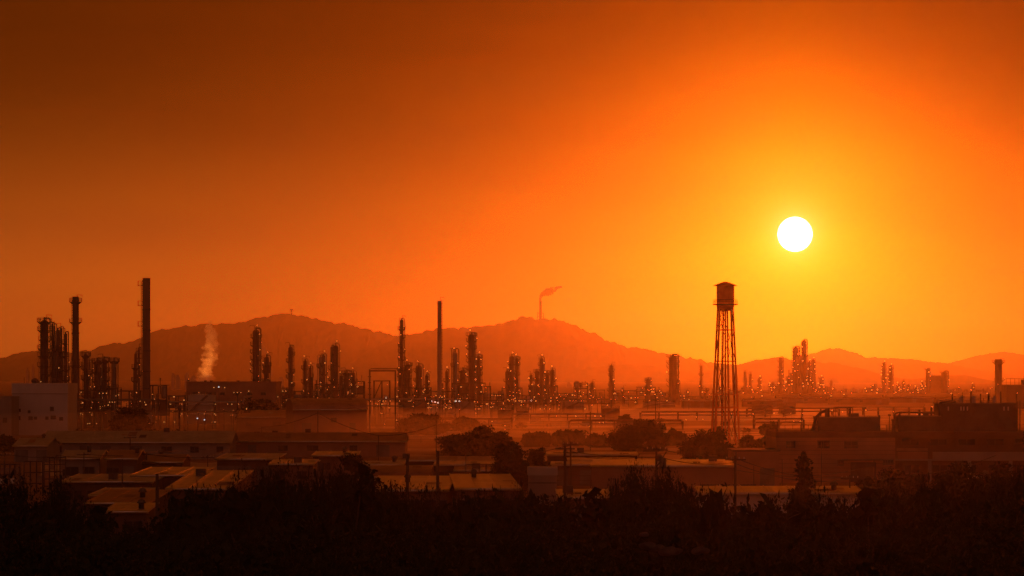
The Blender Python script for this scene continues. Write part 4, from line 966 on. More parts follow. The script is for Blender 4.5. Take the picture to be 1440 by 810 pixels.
# ---------------------------------------------------------------- the factory
d = 560; XF = lambda px: X(px, d) - X(1270, d)
t = thing('factory_building', 'big factory with pale front block and dark recessed wing under rooftop plant', 'factory', (X(1270, d), d, 0)); H = Z(607, d); s = d / F
MB().box2((XF(1092), 0, 0), (XF(1259), 24, H - .9)).build('front_wall', 'brown_wall', t)
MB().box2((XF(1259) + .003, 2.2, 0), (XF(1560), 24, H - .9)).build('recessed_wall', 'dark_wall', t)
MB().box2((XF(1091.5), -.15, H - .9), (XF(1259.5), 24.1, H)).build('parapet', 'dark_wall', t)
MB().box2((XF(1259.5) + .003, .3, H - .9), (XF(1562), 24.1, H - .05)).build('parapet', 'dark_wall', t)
for k in range(9): MB().box2((XF(1092.5), -.03, .8 + k * .66), (XF(1258.5), -.002, .86 + k * .66)).build('siding_batten', 'dark_wall', t)
window(t, XF(1158), -.01, Z(625, d), 1.7, 1.0); window(t, XF(1197), -.01, Z(625, d), 1.9, 1.0); window(t, XF(1182), -.01, Z(651, d), .8, .8); window(t, XF(1252), -.01, Z(650, d), .8, .6); window(t, XF(1245), -.01, Z(650, d), .6, .6); window(t, XF(1112), -.01, Z(625, d), 1.2, .9)
MB().box2((XF(1183), -1.1, Z(647.5, d)), (XF(1241), -.002, Z(646, d))).build('canopy', 'steel_dark', t)
MB().box2((XF(1196), -.06, .02), (XF(1232), -.002, Z(650, d))).build('loading_door', 'steel_dark', t)
MB().box2((XF(1262), 1.0, Z(634, d)), (XF(1306), 1.2, Z(630.5, d))).build('sign_board', 'plank', t)
MB().box2((XF(1259.5), .35, Z(648, d)), (XF(1560), 2.19, Z(645.8, d))).build('balcony_floor', 'concrete', t)
MB().box2((XF(1263), .35, Z(645.7, d)), (XF(1305), .5, Z(635.5, d))).build('balcony_panel', 'brown_wall', t)
MB().box2((XF(1312), .35, Z(645.7, d)), (XF(1560), .5, Z(635.5, d))).build('balcony_panel', 'concrete', t)
for px in (1308, 1364, 1422, 1480, 1540): MB().box2((XF(px) - .25, .36, 0), (XF(px) + .25, .86, Z(648.2, d))).build('pier', 'concrete', t)
for k in range(7): window(t, XF(1282 + k * 40), 2.17, Z(622, d), 2.4, .8); 
for k in range(7): window(t, XF(1284 + k * 40), 2.17, Z(660, d), 2.2, 1.1)
m = MB()
for z_ in (.5, 1.0): m.bar((XF(1093), .2, H + z_), (XF(1258), .2, H + z_), .06)
for k in range(16): m.bar((XF(1093 + k * 11), .2, H), (XF(1093 + k * 11), .2, H + 1.0), .06)
m.build('roof_railing', 'steel_dark', t)
m = MB()
for z_ in (.5, 1.0): m.bar((XF(1259), .6, H + z_), (XF(1560), .6, H + z_), .05)
for k in range(28): m.bar((XF(1259 + k * 11), .6, H), (XF(1259 + k * 11), .6, H + 1.0), .05)
m.build('roof_railing', 'steel_dark', t)
MB().bar((XF(1093), .1, H - .2), (XF(1093), .1, H + 1.5), .22).build('corner_post', 'steel_dark', t)
# lower block in front
d2 = 540; t = thing('factory_annexe', 'low plain annexe stepping out from the pale end of the factory', 'building', (X(1064, d2), d2, 0)); w2 = 64 * d2 / F; H2 = Z(632.5, d2)
MB().box2((-w2 / 2, 0, 0), (w2 / 2, 14, H2 - .25)).build('wall', 'brown_wall', t)
MB().box2((-w2 / 2 - .15, -.15, H2 - .25), (w2 / 2 + .15, 14.1, H2)).build('roof_edge', 'steel_dark', t)
MB().box2((-w2 / 2 + .2, -.08, 0), (-w2 / 2 + .4, -.002, H2 - .3)).build('downpipe', 'steel', t)
MB().box2((.5, -.05, .02), (2.6, -.002, 2.6)).build('shutter_door', 'steel', t)
# roof plant
def roof_unit(px0, px1, top, label, y0=4.0, y1=12.0):
    x0, x1 = X(px0, d), X(px1, d); W = x1 - x0; t = thing('rooftop_unit', label, 'roof plant', ((x0 + x1) / 2, d, H - .95), 0, 'plant on the factory roof'); h = Z(top, d) - H + .95
    MB().box2((-W / 2, y0, .2), (W / 2, y1, h - .18)).build('housing', 'steel_dark', t)
    MB().box2((-W / 2 - .08, y0 - .12, h - .18), (W / 2 + .08, y1 + .1, h)).build('lid', 'steel', t)
    for k in range(int(W / 1.6)): MB().box2((-W / 2 + .6 + k * 1.6, y0 - .06, .5), (-W / 2 + 1.5 + k * 1.6, y0 - .002, h - .6)).build('side_panel', 'steel_dark', t)
    for sx in (-1, 1): MB().box2((sx * (W / 2 - .1) - .14, y0 - .2, 0), (sx * (W / 2 - .1) + .14, y0 - .063, h + .25)).build('corner_post', 'steel_dark', t)
    return t, W, h
u, W, h = roof_unit(1153, 1241, 586.5, 'shorter rooftop unit with a curved intake pipe and box frame above')
MB().tube([(-W / 2 - .9, 3.7, 0), (-W / 2 - .8, 3.7, 1.2), (-W / 2 - .3, 3.7, h - .1), (-W / 2 + .5, 3.7, h + .7), (-W / 2 + 1.2, 3.7, h + .9)], .22, 10).build('intake_pipe', 'steel_dark', u, True)
MB().tube([(-W / 2 - 1.6, 3.7, 0), (-W / 2 - 1.5, 3.7, .9), (-W / 2 - 1.0, 3.7, 1.2), (-W / 2 - .5, 3.7, 1.2)], .1, 8).build('drain_pipe', 'steel_dark', u, True)
m = MB(); xa, xb = X(1179, d) - X(1197, d), X(1203, d) - X(1197, d); hh = Z(574, d) - H + .95
for yy in (4.5, 8):
    m.bar((xa, yy, h), (xa, yy, hh), .1); m.bar((xb, yy, h), (xb, yy, hh), .1); m.bar((xa, yy, hh), (xb, yy, hh), .12)
m.bar((xa, 4.5, hh), (xa, 8, hh), .1); m.bar((xb, 4.5, hh), (xb, 8, hh), .1); m.build('box_frame', 'steel_dark', u)
MB().cyl((-W / 2 + 1.6, 6, h), (-W / 2 + 1.6, 6, h + 1.25), .38, n=12).build('cowl', 'steel', u); MB().box2((.2, 5, h), (1.6, 7, h + .5)).build('fan_box', 'steel_dark', u)
MB().cyl((X(1199, d) - X(1197, d), 5, h), (X(1199, d) - X(1197, d), 5, hh - .1), .16, n=8).build('stub_pipe', 'steel_dark', u)
m = MB(); xl = X(1219, d) - X(1197, d); m.bar((xl, 4.2, h), (xl, 4.2, h + 1.3), .12); m.bar((xl, 4.2, h + 1.3), (xl + .3, 4.2, h + 1.3), .2); m.build('lamp_arm', 'steel_dark', u); add_lamp(u, (xl + .25, 4.1, h + 1.0), d, 'warm', 1.1)
u, W, h = roof_unit(1268, 1330, 585, 'middle rooftop unit with an arched pipe over its end')
for k, o_ in enumerate((0, .62)):
    MB().tube([(-W / 2 - .75 + o_, 3.6, 0), (-W / 2 - .75 + o_, 3.6, h + .0), (-W / 2 - .5 + o_, 3.6, h + .38), (-W / 2 + .0 + o_, 3.6, h + .5), (W / 2 - 1.2, 3.6, h + .5 - .12 * k)], .13 - .03 * k, 8).build('arched_pipe', 'steel_dark', u, True)
MB().cyl((-.1, 5, h), (-.1, 5, h + .95), .17, n=8).build('stub_pipe', 'steel_dark', u); MB().cyl((W / 2 - 1.6, 5, h), (W / 2 - 1.6, 5, h + 1.25), .14, n=8).build('stub_pipe', 'steel_dark', u); MB().box2((.5, 5, h), (1.3, 6, h + .6)).build('fan_box', 'steel_dark', u); add_lamp(u, (W / 2 - 1.5, 4.6, h + 1.35), d, 'warm', 1.0)
u, W, h = roof_unit(1328, 1437, 567, 'tallest rooftop unit, two storeys with slotted upper louvres', 5.0, 14.0)
MB().tube([(-W / 2 - .2, 4.6, 2.1), (-W / 2 - .2, 4.6, h - .1), (-W / 2 + .1, 4.6, h + .18), (-W / 2 + 2.2, 4.6, h + .22)], .17, 8).build('arched_pipe', 'steel_dark', u, True)
for k, px in enumerate((1339, 1357, 1361, 1366, 1418, 1424)): MB().box2((X(px, d) - X(1382.5, d) - .1, 4.9, h - 1.15), (X(px, d) - X(1382.5, d) + .1, 4.935, h - .55)).build('louvre', 'shell_pale', u)
for px, tp, r_ in ((1346, 554, .12), (1360, 552, .05), (1372.5, 551, .16), (1386, 554, .11), (1390, 560, .06), (1397.5, 554, .17), (1414.5, 551, .1), (1437, 551, .08)):
    xx = X(px, d) - X(1382.5, d); MB().cyl((xx, 6, h), (xx, 6, Z(tp, d) - H + .95), r_, n=8).build('vent_stack', 'steel_dark', u)
for px, tp in ((1345, 554), (1396, 554)): add_lamp(u, (X(px, d) - X(1382.5, d) - .1, 5.7, Z(tp, d) - H + 1.0), d, 'warm', 1.0)
for px, r_ in ((1362, .35), (1379, .45), (1409, .3)): MB().lathe([(r_, 0), (r_, .7), (r_ * .6, 1.0), (0, 1.1)], (X(px, d) - X(1382.5, d), 9, h), 12).build('cowl', 'shell_pale', u)
MB().bar((W / 2 + .35, 4.8, 0), (W / 2 + .35, 4.8, h + .4), .14).build('side_post', 'steel_dark', u)
for px, tp, lb in ((1128, 584, 'thin roof mast at the pale end of the factory'), (1252, 584, 'short roof post with a box head between two rooftop units'), (1257, 591, 'stubby thick roof post beside the box-headed post')):
    t = thing('roof_mast', lb, 'mast', (X(px, d), d + 1.5, H - .95)); hh = Z(tp, d) - H + .95
    MB().cyl((0, 0, 0), (0, 0, hh), .1 if 'stubby' not in lb else .17, .06 if 'stubby' not in lb else .17, 8).build('post', 'steel_dark', t)
    if 'box' in lb: MB().box((0, 0, hh), (.45, .3, .3)).build('head', 'steel_dark', t)
    if 'thin' in lb: MB().bar((0, 0, hh * .6), (.8, 0, hh * .58), .06).build('spur', 'steel_dark', t)

# small building with railing behind the chimney on the sunless side
d3 = 1800; t = thing('industrial_building', 'hazy flat block with a roof railing beside the stout collared chimney', 'building', (X(1436, d3), d3, 0)); W = 42 * d3 / F; H3 = Z(541, d3)
MB().box2((-W / 2, 0, 0), (W / 2, 20, H3)).build('wall', 'dark_wall', t)
m = MB(); m.bar((-W / 2, .1, H3 + 3), (W / 2, .1, H3 + 3), .2)
for k in range(8): m.bar((-W / 2 + W * k / 7, .1, H3), (-W / 2 + W * k / 7, .1, H3 + 3), .18)
m.build('railing', 'steel_dark', t); MB().box2((1, 3, H3), (6, 8, H3 + 2.5)).build('roof_hut', 'dark_wall', t); add_lamp(t, (-2, -.4, H3 - 4), d3, 'warm', .9)

# ---------------------------------------------------------------- yard racks and fences
def rack(px0, px1, ytop, d, label, bays, tiers, fill=.5):
    rg = random.Random(int(px0 + d)); x0, x1 = X(px0, d), X(px1, d); W = x1 - x0; Hh = Z(ytop, d); t = thing('storage_rack', label, 'rack', ((x0 + x1) / 2, d, 0))
    for i in range(bays + 1): MB().box((-W / 2 + W * i / bays, 0, Hh / 2), (.16, .16, Hh)).build('post', 'steel_dark', t)
    for k in range(tiers): MB().box((0, 0, Hh * (k + 1) / tiers - .1), (W, .14, .14)).build('beam', 'steel_dark', t)
    for i in range(bays):
        for k in range(tiers):
            if rg.random() < fill: MB().box((-W / 2 + W * (i + .5) / bays, .3, Hh * k / tiers + .5), (W / bays * .8, 1.2, Hh / tiers * .55)).build('panel', rg.choice(['plank', 'roof_pale', 'roof_rust']), t)
    return t
rack(0, 28, 652, 500, 'open rack with tiers of pale boards at the far end of the yard', 4, 3, .8)
rack(34, 60, 648, 505, 'bare tall rack beside the one with pale boards', 3, 3, .2)
rack(62, 92, 642, 510, 'rack with dark tiers and one lit board near the small pale-walled shed', 4, 5, .35)
rack(655, 712, 652, 470, 'open rack behind the pale corrugated roof by the round tree', 6, 2, .3)
rack(985, 1062, 681, 398, 'low rack of clutter showing above the white-walled store roof', 15, 6, .3)
def fence(px0, px1, ytop, d, label, step=2.5):
    x0, x1 = X(px0, d), X(px1, d); W = x1 - x0; Hh = Z(ytop, d); t = thing('fence', label, 'fence', ((x0 + x1) / 2, d, 0)); n = max(2, int(W / step))
    for i in range(n + 1): MB().box((-W / 2 + W * i / n, 0, Hh / 2), (.12, .12, Hh)).build('post', 'wood_pole', t)
    m = MB()
    for f in (.35, .65, .95): m.box((0, -.07, Hh * f), (W, .04, .1))
    m.build('rails', 'wood_pole', t)
fence(100, 300, 682, 470, 'long post and rail fence before the glinting yard roofs')
fence(700, 960, 668, 520, 'post and rail fence past the twin utility poles')
fence(330, 640, 660, 560, 'post and rail fence below the long dark warehouse')
for a, b, yt, d_, lb in ((560, 760, 588, 1250, 'fence line below the crowned tall column'), (740, 960, 592, 1150, 'fence line behind the large dome-shaped tree'), (600, 830, 603, 1000, 'fence line before the pale earth heaps'), (880, 1100, 606, 960, 'fence line around the foot of the water tower'), (560, 720, 614, 880, 'fence line beside the end of the long dark warehouse'), (1040, 1300, 584, 1250, 'fence line behind the factory roof plant')):
    fence(a, b, yt, d_, lb, 5.0)
# pale earth heaps
def heap(px0, px1, ytop, d, label, depth=30):
    rg = random.Random(int(px0)); W = X(px1, d) - X(px0, d); hh = Z(ytop, d); m = MB(); n = 30; rows = []
    for j in range(9):
        v = -1 + j / 4; rows.append([m.bm.verts.new(((i / n - .5) * W, v * depth / 2, max(-.3, hh * (1 - v * v) * (math.sin(math.pi * i / n) ** .6) * (.75 + .35 * noise.noise((i * .35, v, px0))) - .02))) for i in range(n + 1)])
    for a, b in zip(rows, rows[1:]):
        for i in range(n): m.bm.faces.new((a[i], a[i + 1], b[i + 1], b[i]))
    o = m.build('earth_heap', 'pale_soil', None, True, (X((px0 + px1) / 2, d), d, 0)); tag(o, label, 'earth heap', 'earth heaps on the plain')
heap(625, 740, 585, 1350, 'long pale heap of earth below the crowned tall column')
heap(716, 812, 585, 1330, 'pale lumpy heap of earth below the stepped cluster')
heap(664, 700, 592, 1240, 'small pale heap in front of the long one')
heap(560, 612, 610, 960, 'low pale heap beside the end of the long dark warehouse')
# lanes and pale strips of ground
def strip(name, px0, px1, y0, y1, m_, k=0):
    a, b = gd(y0), gd(y1); z = .004 * (k + 1) ; bm = bmesh.new(); n = 14; f = []
    for i in range(n + 1):
        px = px0 + (px1 - px0) * i / n; wob = 1 + .012 * math.sin(i * 1.7 + px0)
        f.append((bm.verts.new((X(px, a) , a * wob, z)), bm.verts.new((X(px, b), b * wob, z))))
    for p, q in zip(f, f[1:]): bm.faces.new((p[0], q[0], q[1], p[1]))
    me = bpy.data.meshes.new(name); bm.normal_update(); bm.to_mesh(me); bm.free(); me.materials.append(M[m_]); tag(link(name, me), kind='structure')
strip('yard', 560, 1000, 652, 640, 'pale_soil'); strip('road', -300, 1800, 634, 630, 'pale_soil', 1); strip('yard', 60, 330, 668, 650, 'pale_soil'); strip('field', 850, 1300, 592, 575, 'pale_soil'); strip('field', 880, 1110, 618, 606, 'pale_soil'); strip('road', 500, 1250, 602, 599, 'pale_soil', 1); strip('field', 600, 860, 616, 606, 'pale_soil')

# ---------------------------------------------------------------- poles and lines
def pole(px, ytop, d, label, arms=1, r=.14, knobs=True):
    gz = ground_z(X(px, d), d); h = Z(ytop, d) - gz; t = thing('utility_pole', label, 'utility pole', (X(px, d), d, gz))
    MB().cyl((0, 0, 0), (0, 0, h), r, r * .7, 10).build('pole', 'wood_pole', t)
    for k in range(arms):
        z_ = h - .35 - k * .9; MB().box((0, -r - .05, z_), (1.9 - .3 * k, .1, .13)).build('crossarm', 'wood_pole', t)
        for s_ in (-.8, -.35, .35, .8): MB().cyl((s_, -r - .05, z_ + .06), (s_, -r - .05, z_ + .26), .05, n=6).build('insulator', 'porcelain', t)
    return t, h, gz
def wire(a, b, label, sag=1.0):
    a = Vector(a); b = Vector(b); pts = [a + (b - a) * (i / 12) - Vector((0, 0, sag * 4 * (i / 12) * (1 - i / 12))) for i in range(13)]
    MB().tube(pts, .035 * max(1.0, a.y / 420), 5).build('overhead_wire', 'cable'); o = bpy.context.scene.collection.objects[-1]; tag(o, label, 'overhead wire')
TP = {}
for px, yt, d, arms, r_, lb in ((613.5, 579, 640, 0, .1, 'thin tall pole without crossarms in front of the pale chimney'), (615.5, 634, 372, 0, .2, 'thick black pole just below the thin tall one'), (573, 638, 372, 0, .2, 'thick tapering black pole beside the wide pale corrugated roof'),
        (830, 579, 760, 1, .14, 'hazy pole rising behind the lacy tree towards the flare hill'), (922, 560, 1150, 1, .18, 'hazy pole past the dome-shaped tree'), (794.5, 626, 360, 1, .18, 'thicker of the twin utility poles'), (802.5, 621, 420, 2, .13, 'thinner of the twin utility poles, two crossarms'),
        (923, 627, 330, 1, .13, 'utility pole with a transformer among the dark tree tops'), (1034, 641, 345, 1, .15, 'tall pole before the white-walled store'), (252.5, 572, 860, 1, .22, 'pole with a box head before the lit pipe rack'),
        (447, 578, 800, 0, .14, 'plain pole before the arched hangar'), (221, 666, 330, 0, .2, 'thick black pole between the rust-tinted and striped roofs'), (172, 646, 430, 0, .1, 'slim pole in the middle of the shed yard'), (183, 612, 560, 1, .1, 'slim pole against the long gabled warehouse roof'),
        (532, 612, 640, 0, .09, 'short plain pole before the long dark warehouse'), (1195, 668, 380, 1, .09, 'short pole with a crossarm before the factory front'), (1229, 646, 430, 0, .09, 'straight thin pole before the factory front'), (1155, 622, 430, 0, .08, 'thin pole behind the pointed conifer'), (80, 640, 500, 1, .09, 'pole at the end of the yard racks'), (6, 636, 480, 1, .1, 'pole beside the rack of pale boards'), (895, 641, 560, 0, .08, 'thin stake at the end of the glinting roofs'), (700, 640, 620, 1, .1, 'pole hidden behind the round dark tree'), (368, 600, 900, 1, .14, 'pole before the low dark shed'), (1060, 655, 480, 0, .06, 'thin stake against the annexe wall'), (1345, 590, 800, 0, .1, 'pole behind the factory roof'),
        (118, 636, 520, 1, .09, 'thin pole just past the yard racks'), (140, 644, 500, 0, .08, 'bare thin pole before the small pale-walled shed'), (206, 636, 540, 1, .09, 'thin pole before the rusty-roofed shed'), (292, 640, 520, 1, .09, 'thin pole at the glinting end of the yard roofs'), (340, 644, 500, 0, .08, 'bare thin pole before the bluish pale roof'),
        (655, 632, 520, 0, .08, 'bare thin pole before the broad dark dome tree'), (735, 640, 540, 0, .08, 'bare thin pole poking up from the round dark tree'), (962, 636, 520, 0, .07, 'thin stake before the bright-eaved shed'), (1100, 646, 500, 0, .07, 'thin pole at the joint of annexe and factory')):
    t, h, gz = pole(px, yt, d, lb, arms, r_); TP[px] = (X(px, d), d, h + gz)
    if 'transformer' in lb:
        MB().lathe([(0, 0), (.28, .02), (.3, .1), (.3, .85), (.22, .95), (0, .97)], (.55, -.1, h - 2.0), 12).build('transformer', 'steel', t); MB().bar((0, 0, h - 1.9), (.9, 0, h - .5), .1).build('strut', 'wood_pole', t)
    if 'box head' in lb: MB().box((0, -.2, h - .3), (.9, .6, 1.2)).build('switch_box', 'steel_dark', t)
def tp(px, dz=-.2, dx=0): a = TP[px]; return (a[0] + dx, a[1] - .2, a[2] + dz)
wire(tp(802.5), tp(923), 'upper wire from the thinner twin pole to the transformer pole', .15)
wire(tp(802.5, -1.1), tp(923, -1.0), 'lower wire from the thinner twin pole to the transformer pole', .2)
wire(tp(923), tp(1034), 'upper wire from the transformer pole to the pole at the white-walled store', .25)
wire(tp(923, -.9), tp(1034, -.6), 'lower wire from the transformer pole to the pole at the white-walled store', .4)
wire(tp(1034), tp(1195), 'upper wire sagging across the annexe wall', .7); wire(tp(1034, -.7), tp(1195, -.4), 'lower wire sagging across the annexe wall', .8)
wire(tp(1034, -1.3), tp(1229, -.6), 'long slack wire from the store pole to the thin pole before the factory', .9)
wire(tp(1195), (X(1400, 420), 420, 7.0), 'wire running on past the factory wing', .9)
wire(tp(6), tp(80), 'wire along the tops of the yard racks', .25); wire(tp(80, 0), tp(183, -2.6), 'wire from the yard racks to the warehouse pole', .5); wire(tp(183, -2.6), tp(368, -3.5), 'wire running along the long gabled warehouse wall', .6)
wire(tp(700), tp(802.5, -.4), 'wire from the hidden pole to the thinner twin pole', .3)
wire(tp(802.5, -1.6, .3), tp(895, -.2), 'wire dropping from the thinner twin pole to the thin stake', .3)

wire(tp(118), tp(206), 'wire from the yard racks past the rusty-roofed shed', .3); wire(tp(206), tp(292), 'wire on to the glinting end of the yard roofs', .3); wire(tp(292, -.3), tp(368, -1.0), 'wire climbing to the pole before the low dark shed', .4)
wire(tp(368), tp(447, -.4), 'high wire before the arched hangar', .6); wire(tp(447, -.4), tp(532, -.1), 'wire before the long dark warehouse', .5); wire(tp(532, -.1), tp(613.5, -2.2), 'wire to the thin tall pole', .5)
# ---------------------------------------------------------------- trees
def leaf_cloud(seed, rx, ry, rz, nclump, nleaf, leaf, shape='dome', gap=.3):
    """many small leaf faces gathered in clumps on twig ends through an uneven crown"""
    g = np.random.default_rng(seed); V = []
    cs = []
    while len(cs) < nclump:
        p = g.normal(size=3); p /= np.linalg.norm(p); r_ = g.uniform(.45, 1.0) ** .5
        if shape == 'dome' and p[2] < -.75: continue
        q = p * r_ * (1 + .22 * math.sin(3 * p[0] + seed) + .15 * math.sin(5 * p[1] + 2 * p[2] + seed))
        if shape == 'cone':
            h = g.random(); a = g.uniform(0, 6.28); rr = (1 - h) ** .8 * (.75 + .35 * math.sin(h * 25 + a)) * g.uniform(.5, 1); q = np.array([rr * math.cos(a), rr * math.sin(a), h * 2 - 1])
        cs.append(q)
    cs = np.array(cs) * np.array([rx, ry, rz]); size = (min(rx, rz) * (rx * rz) ** .5) ** .5 * g.uniform(.24, .46, nclump) * (1 if shape != 'cone' else .5)
    if shape == 'cone': size = size * (.2 + .9 * (1 - (cs[:, 2] / rz + 1) / 2))
    k = nleaf // nclump; n = nclump * k
    ctr = np.repeat(cs, k, 0); sz = np.repeat(size, k)
    dirs = g.normal(size=(n, 3)); dirs /= np.linalg.norm(dirs, axis=1)[:, None]
    pos = ctr + dirs * (sz * g.random(n) ** .38)[:, None] * np.array([1.15, 1.15, .75])
    u = g.normal(size=(n, 3)); u /= np.linalg.norm(u, axis=1)[:, None]; w_ = np.cross(u, g.normal(size=(n, 3))); w_ /= np.linalg.norm(w_, axis=1)[:, None]
    s_ = leaf * g.uniform(.6, 1.3, n)[:, None]
    a, b, c, e = pos - u * s_, pos + w_ * s_ * .38, pos + u * s_, pos - w_ * s_ * .38
    return np.stack([a, b, c, e], 1).reshape(-1, 3), cs
def tree_meshes(seed, h, w_, nclump, nleaf, leaf, shape='dome', trunk=.3, m_='leaf_dark'):
    rg = random.Random(seed); base = h * trunk; rz = (h - base) / 2 * (1.05 if shape != 'dome' else 1.25); cz = h - rz * 1.02
    v, cs = leaf_cloud(seed, w_ / 2, w_ / 2 * .95, rz, nclump, nleaf, leaf, shape)
    g = np.random.default_rng(seed + 7); nc = nleaf // 5; a_ = np.repeat(cs * .9, nc // len(cs) + 1, 0)[:nc]; a_ = a_ + g.normal(size=a_.shape) * min(w_, h) * .05
    u_ = g.normal(size=a_.shape); u_ /= np.linalg.norm(u_, axis=1)[:, None]; k_ = np.cross(u_, g.normal(size=a_.shape)); k_ /= np.linalg.norm(k_, axis=1)[:, None]; l_ = leaf * (1.2 if shape == 'cone' else 2.4)
    v = np.concatenate([v, np.stack([a_ - u_ * l_, a_ + k_ * l_ * .7, a_ + u_ * l_, a_ - k_ * l_ * .7], 1).reshape(-1, 3)]); v[:, 2] += cz; hi = np.percentile(v[:, 2], 99.7); v[:, 2] = np.where(v[:, 2] > cz, cz + (v[:, 2] - cz) * (h - cz) / (hi - cz), v[:, 2])
    n = len(v) // 4; me = bpy.data.meshes.new('crown'); me.from_pydata(v.tolist(), [], [(4 * i, 4 * i + 1, 4 * i + 2, 4 * i + 3) for i in range(n)]); me.materials.append(M[m_])
    m = MB(); r_ = max(.1, h * .022); top = Vector((rg.uniform(-.3, .3), rg.uniform(-.3, .3), cz))
    m.cyl((0, 0, -.6), top * .55, r_ * 1.25, r_ * .95, 8); m.cyl(top * .55, top if shape != 'cone' else top * 1.6, r_ * .9, r_ * .4, 8)
    if shape != 'cone':
        for q in cs[::max(1, len(cs) // 9)]:
            e = Vector((q[0] * .8, q[1] * .8, cz + q[2] * .8)); s0 = top * rg.uniform(.5, .9); mid = (s0 + e) / 2 + Vector((0, 0, -.15 * h * .2))
            m.cyl(s0, mid, r_ * .5, r_ * .35, 6); m.cyl(mid, e, r_ * .34, r_ * .1, 6)
    return me, m.mesh('trunk', M['bark']), h
def plant_tree(ms, x, y, h, label, group=None, rz=0, name='tree', sx=1.0, cat='tree'):
    crown, trunk, h0 = ms; t = thing(name, label, cat, (x, y, ground_z(x, y) - .05), rz, group); k = h / h0
    for nm, me in (('crown', crown), ('trunk', trunk)):
        o = link(nm, me, t); o.scale = (k * sx, k * sx, k)
    return t
def at_row(px, ytop, d): return Z(ytop, d) - ground_z(X(px, d), d)

# trees of the plain
for i, (px0, px1, ytop, d, lb, sh, nl, lf, mm) in enumerate((
        (622, 712, 600, 745, 'broad dark dome of a tree before the crowned tall column', 'dome', 9000, .42, 'leaf_dark'),
        (853, 940, 591, 790, 'large dome-shaped tree with gaps of light low in its crown', 'dome', 9000, .40, 'leaf_dark'),
        (952, 1046, 606, 640, 'wide rounded tree hiding the foot of the water tower', 'dome', 9000, .36, 'leaf_dark'),
        (692, 752, 622, 470, 'round dark tree in front of the grey cistern', 'round', 9000, .24, 'leaf_dark'),
        (742, 776, 631, 490, 'smaller tree leaning on the round dark one', 'round', 4000, .22, 'leaf_dark'),
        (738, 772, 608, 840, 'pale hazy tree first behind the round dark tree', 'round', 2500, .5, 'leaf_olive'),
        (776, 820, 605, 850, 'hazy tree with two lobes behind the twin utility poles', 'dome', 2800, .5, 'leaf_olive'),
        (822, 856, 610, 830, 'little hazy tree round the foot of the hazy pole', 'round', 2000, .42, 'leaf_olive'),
        (155, 212, 574, 940, 'rounded tree crown below the stubby trio of columns', 'dome', 5000, .5, 'leaf_dark'),
        (336, 405, 562, 1090, 'large dark tree mass beside the arched hangar', 'dome', 6000, .6, 'leaf_dark'),
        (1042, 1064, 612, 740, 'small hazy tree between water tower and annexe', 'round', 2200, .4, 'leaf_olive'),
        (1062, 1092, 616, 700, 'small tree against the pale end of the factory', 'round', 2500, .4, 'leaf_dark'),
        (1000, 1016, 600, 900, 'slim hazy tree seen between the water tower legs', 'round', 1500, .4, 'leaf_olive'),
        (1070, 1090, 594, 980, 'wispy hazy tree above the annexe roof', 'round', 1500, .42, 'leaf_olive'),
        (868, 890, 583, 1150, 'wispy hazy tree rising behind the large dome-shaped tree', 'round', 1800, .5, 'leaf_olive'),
        (556, 640, 582, 1010, 'long low hazy thicket below the needle column', 'dome', 5000, .55, 'leaf_dark'),
        (638, 676, 586, 1030, 'low hazy clump of trees beside the long low thicket', 'dome', 3000, .5, 'leaf_dark'),
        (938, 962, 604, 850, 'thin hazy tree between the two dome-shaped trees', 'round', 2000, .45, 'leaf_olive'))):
    w_ = (px1 - px0) * d / F; x = X((px0 + px1) / 2, d); h = Z(ytop, d)
    plant_tree(tree_meshes(100 + i, h, w_ * .95, 70, nl, lf, sh, .03, mm), x, d, h, lb, 'trees on the plain')
# row of bushes along the foot of the white building and the warehouses
rg = random.Random(31)
bush = [tree_meshes(300 + k, 3.4, 5.0, 22, 1500, .28, 'dome', .05) for k in range(3)]
for i in range(26):
    px = -10 + i * 17 + rg.uniform(-6, 6); d = rg.uniform(760, 900)
    plant_tree(bush[i % 3], X(px, d), d, rg.uniform(2.0, 3.6), 'low dark bush in the hedge line behind the long warehouses', 'bushes behind the warehouses', rg.uniform(0, 6), 'bush', rg.uniform(1, 1.6), 'bush')
for i in range(14):
    px = 1090 - i * 38 + rg.uniform(-14, 14); d = rg.uniform(1000, 1350)
    plant_tree(bush[i % 3], X(px, d), d, rg.uniform(1.0, 2.0), 'small scrub bush scattered on the open plain', 'scrub on the plain', rg.uniform(0, 6), 'bush', rg.uniform(.9, 1.5), 'bush')
# pointed conifer and bushy trees before the factory
x, d = X(1130, 300), 300; h = at_row(1130, 636, d)
plant_tree(tree_meshes(500, h, 4.6, 420, 14000, .13, 'cone', .02), x, d, h, 'pointed conifer standing above the thicket before the factory', None)
for px, yt, d, wpx, lb in ((1345, 652, 330, 84, 'tall dark tree beside the small pale-walled hut'), (1415, 653, 320, 80, 'dark spreading tree on the sunless side of the small hut'), (1272, 660, 400, 90, 'broad soft-edged tree against the recessed factory wing'), (1225, 672, 390, 50, 'ragged tree against the factory front'), (490, 640, 330, 60, 'dark tree whose top sticks out before the long dark warehouse')):
    h = at_row(px, yt, d); plant_tree(tree_meshes(int(px), h, wpx * d / F, 44, 7500, .2, 'round', .15), X(px, d), d, h, lb, 'trees before the factory' if px > 1000 else None)

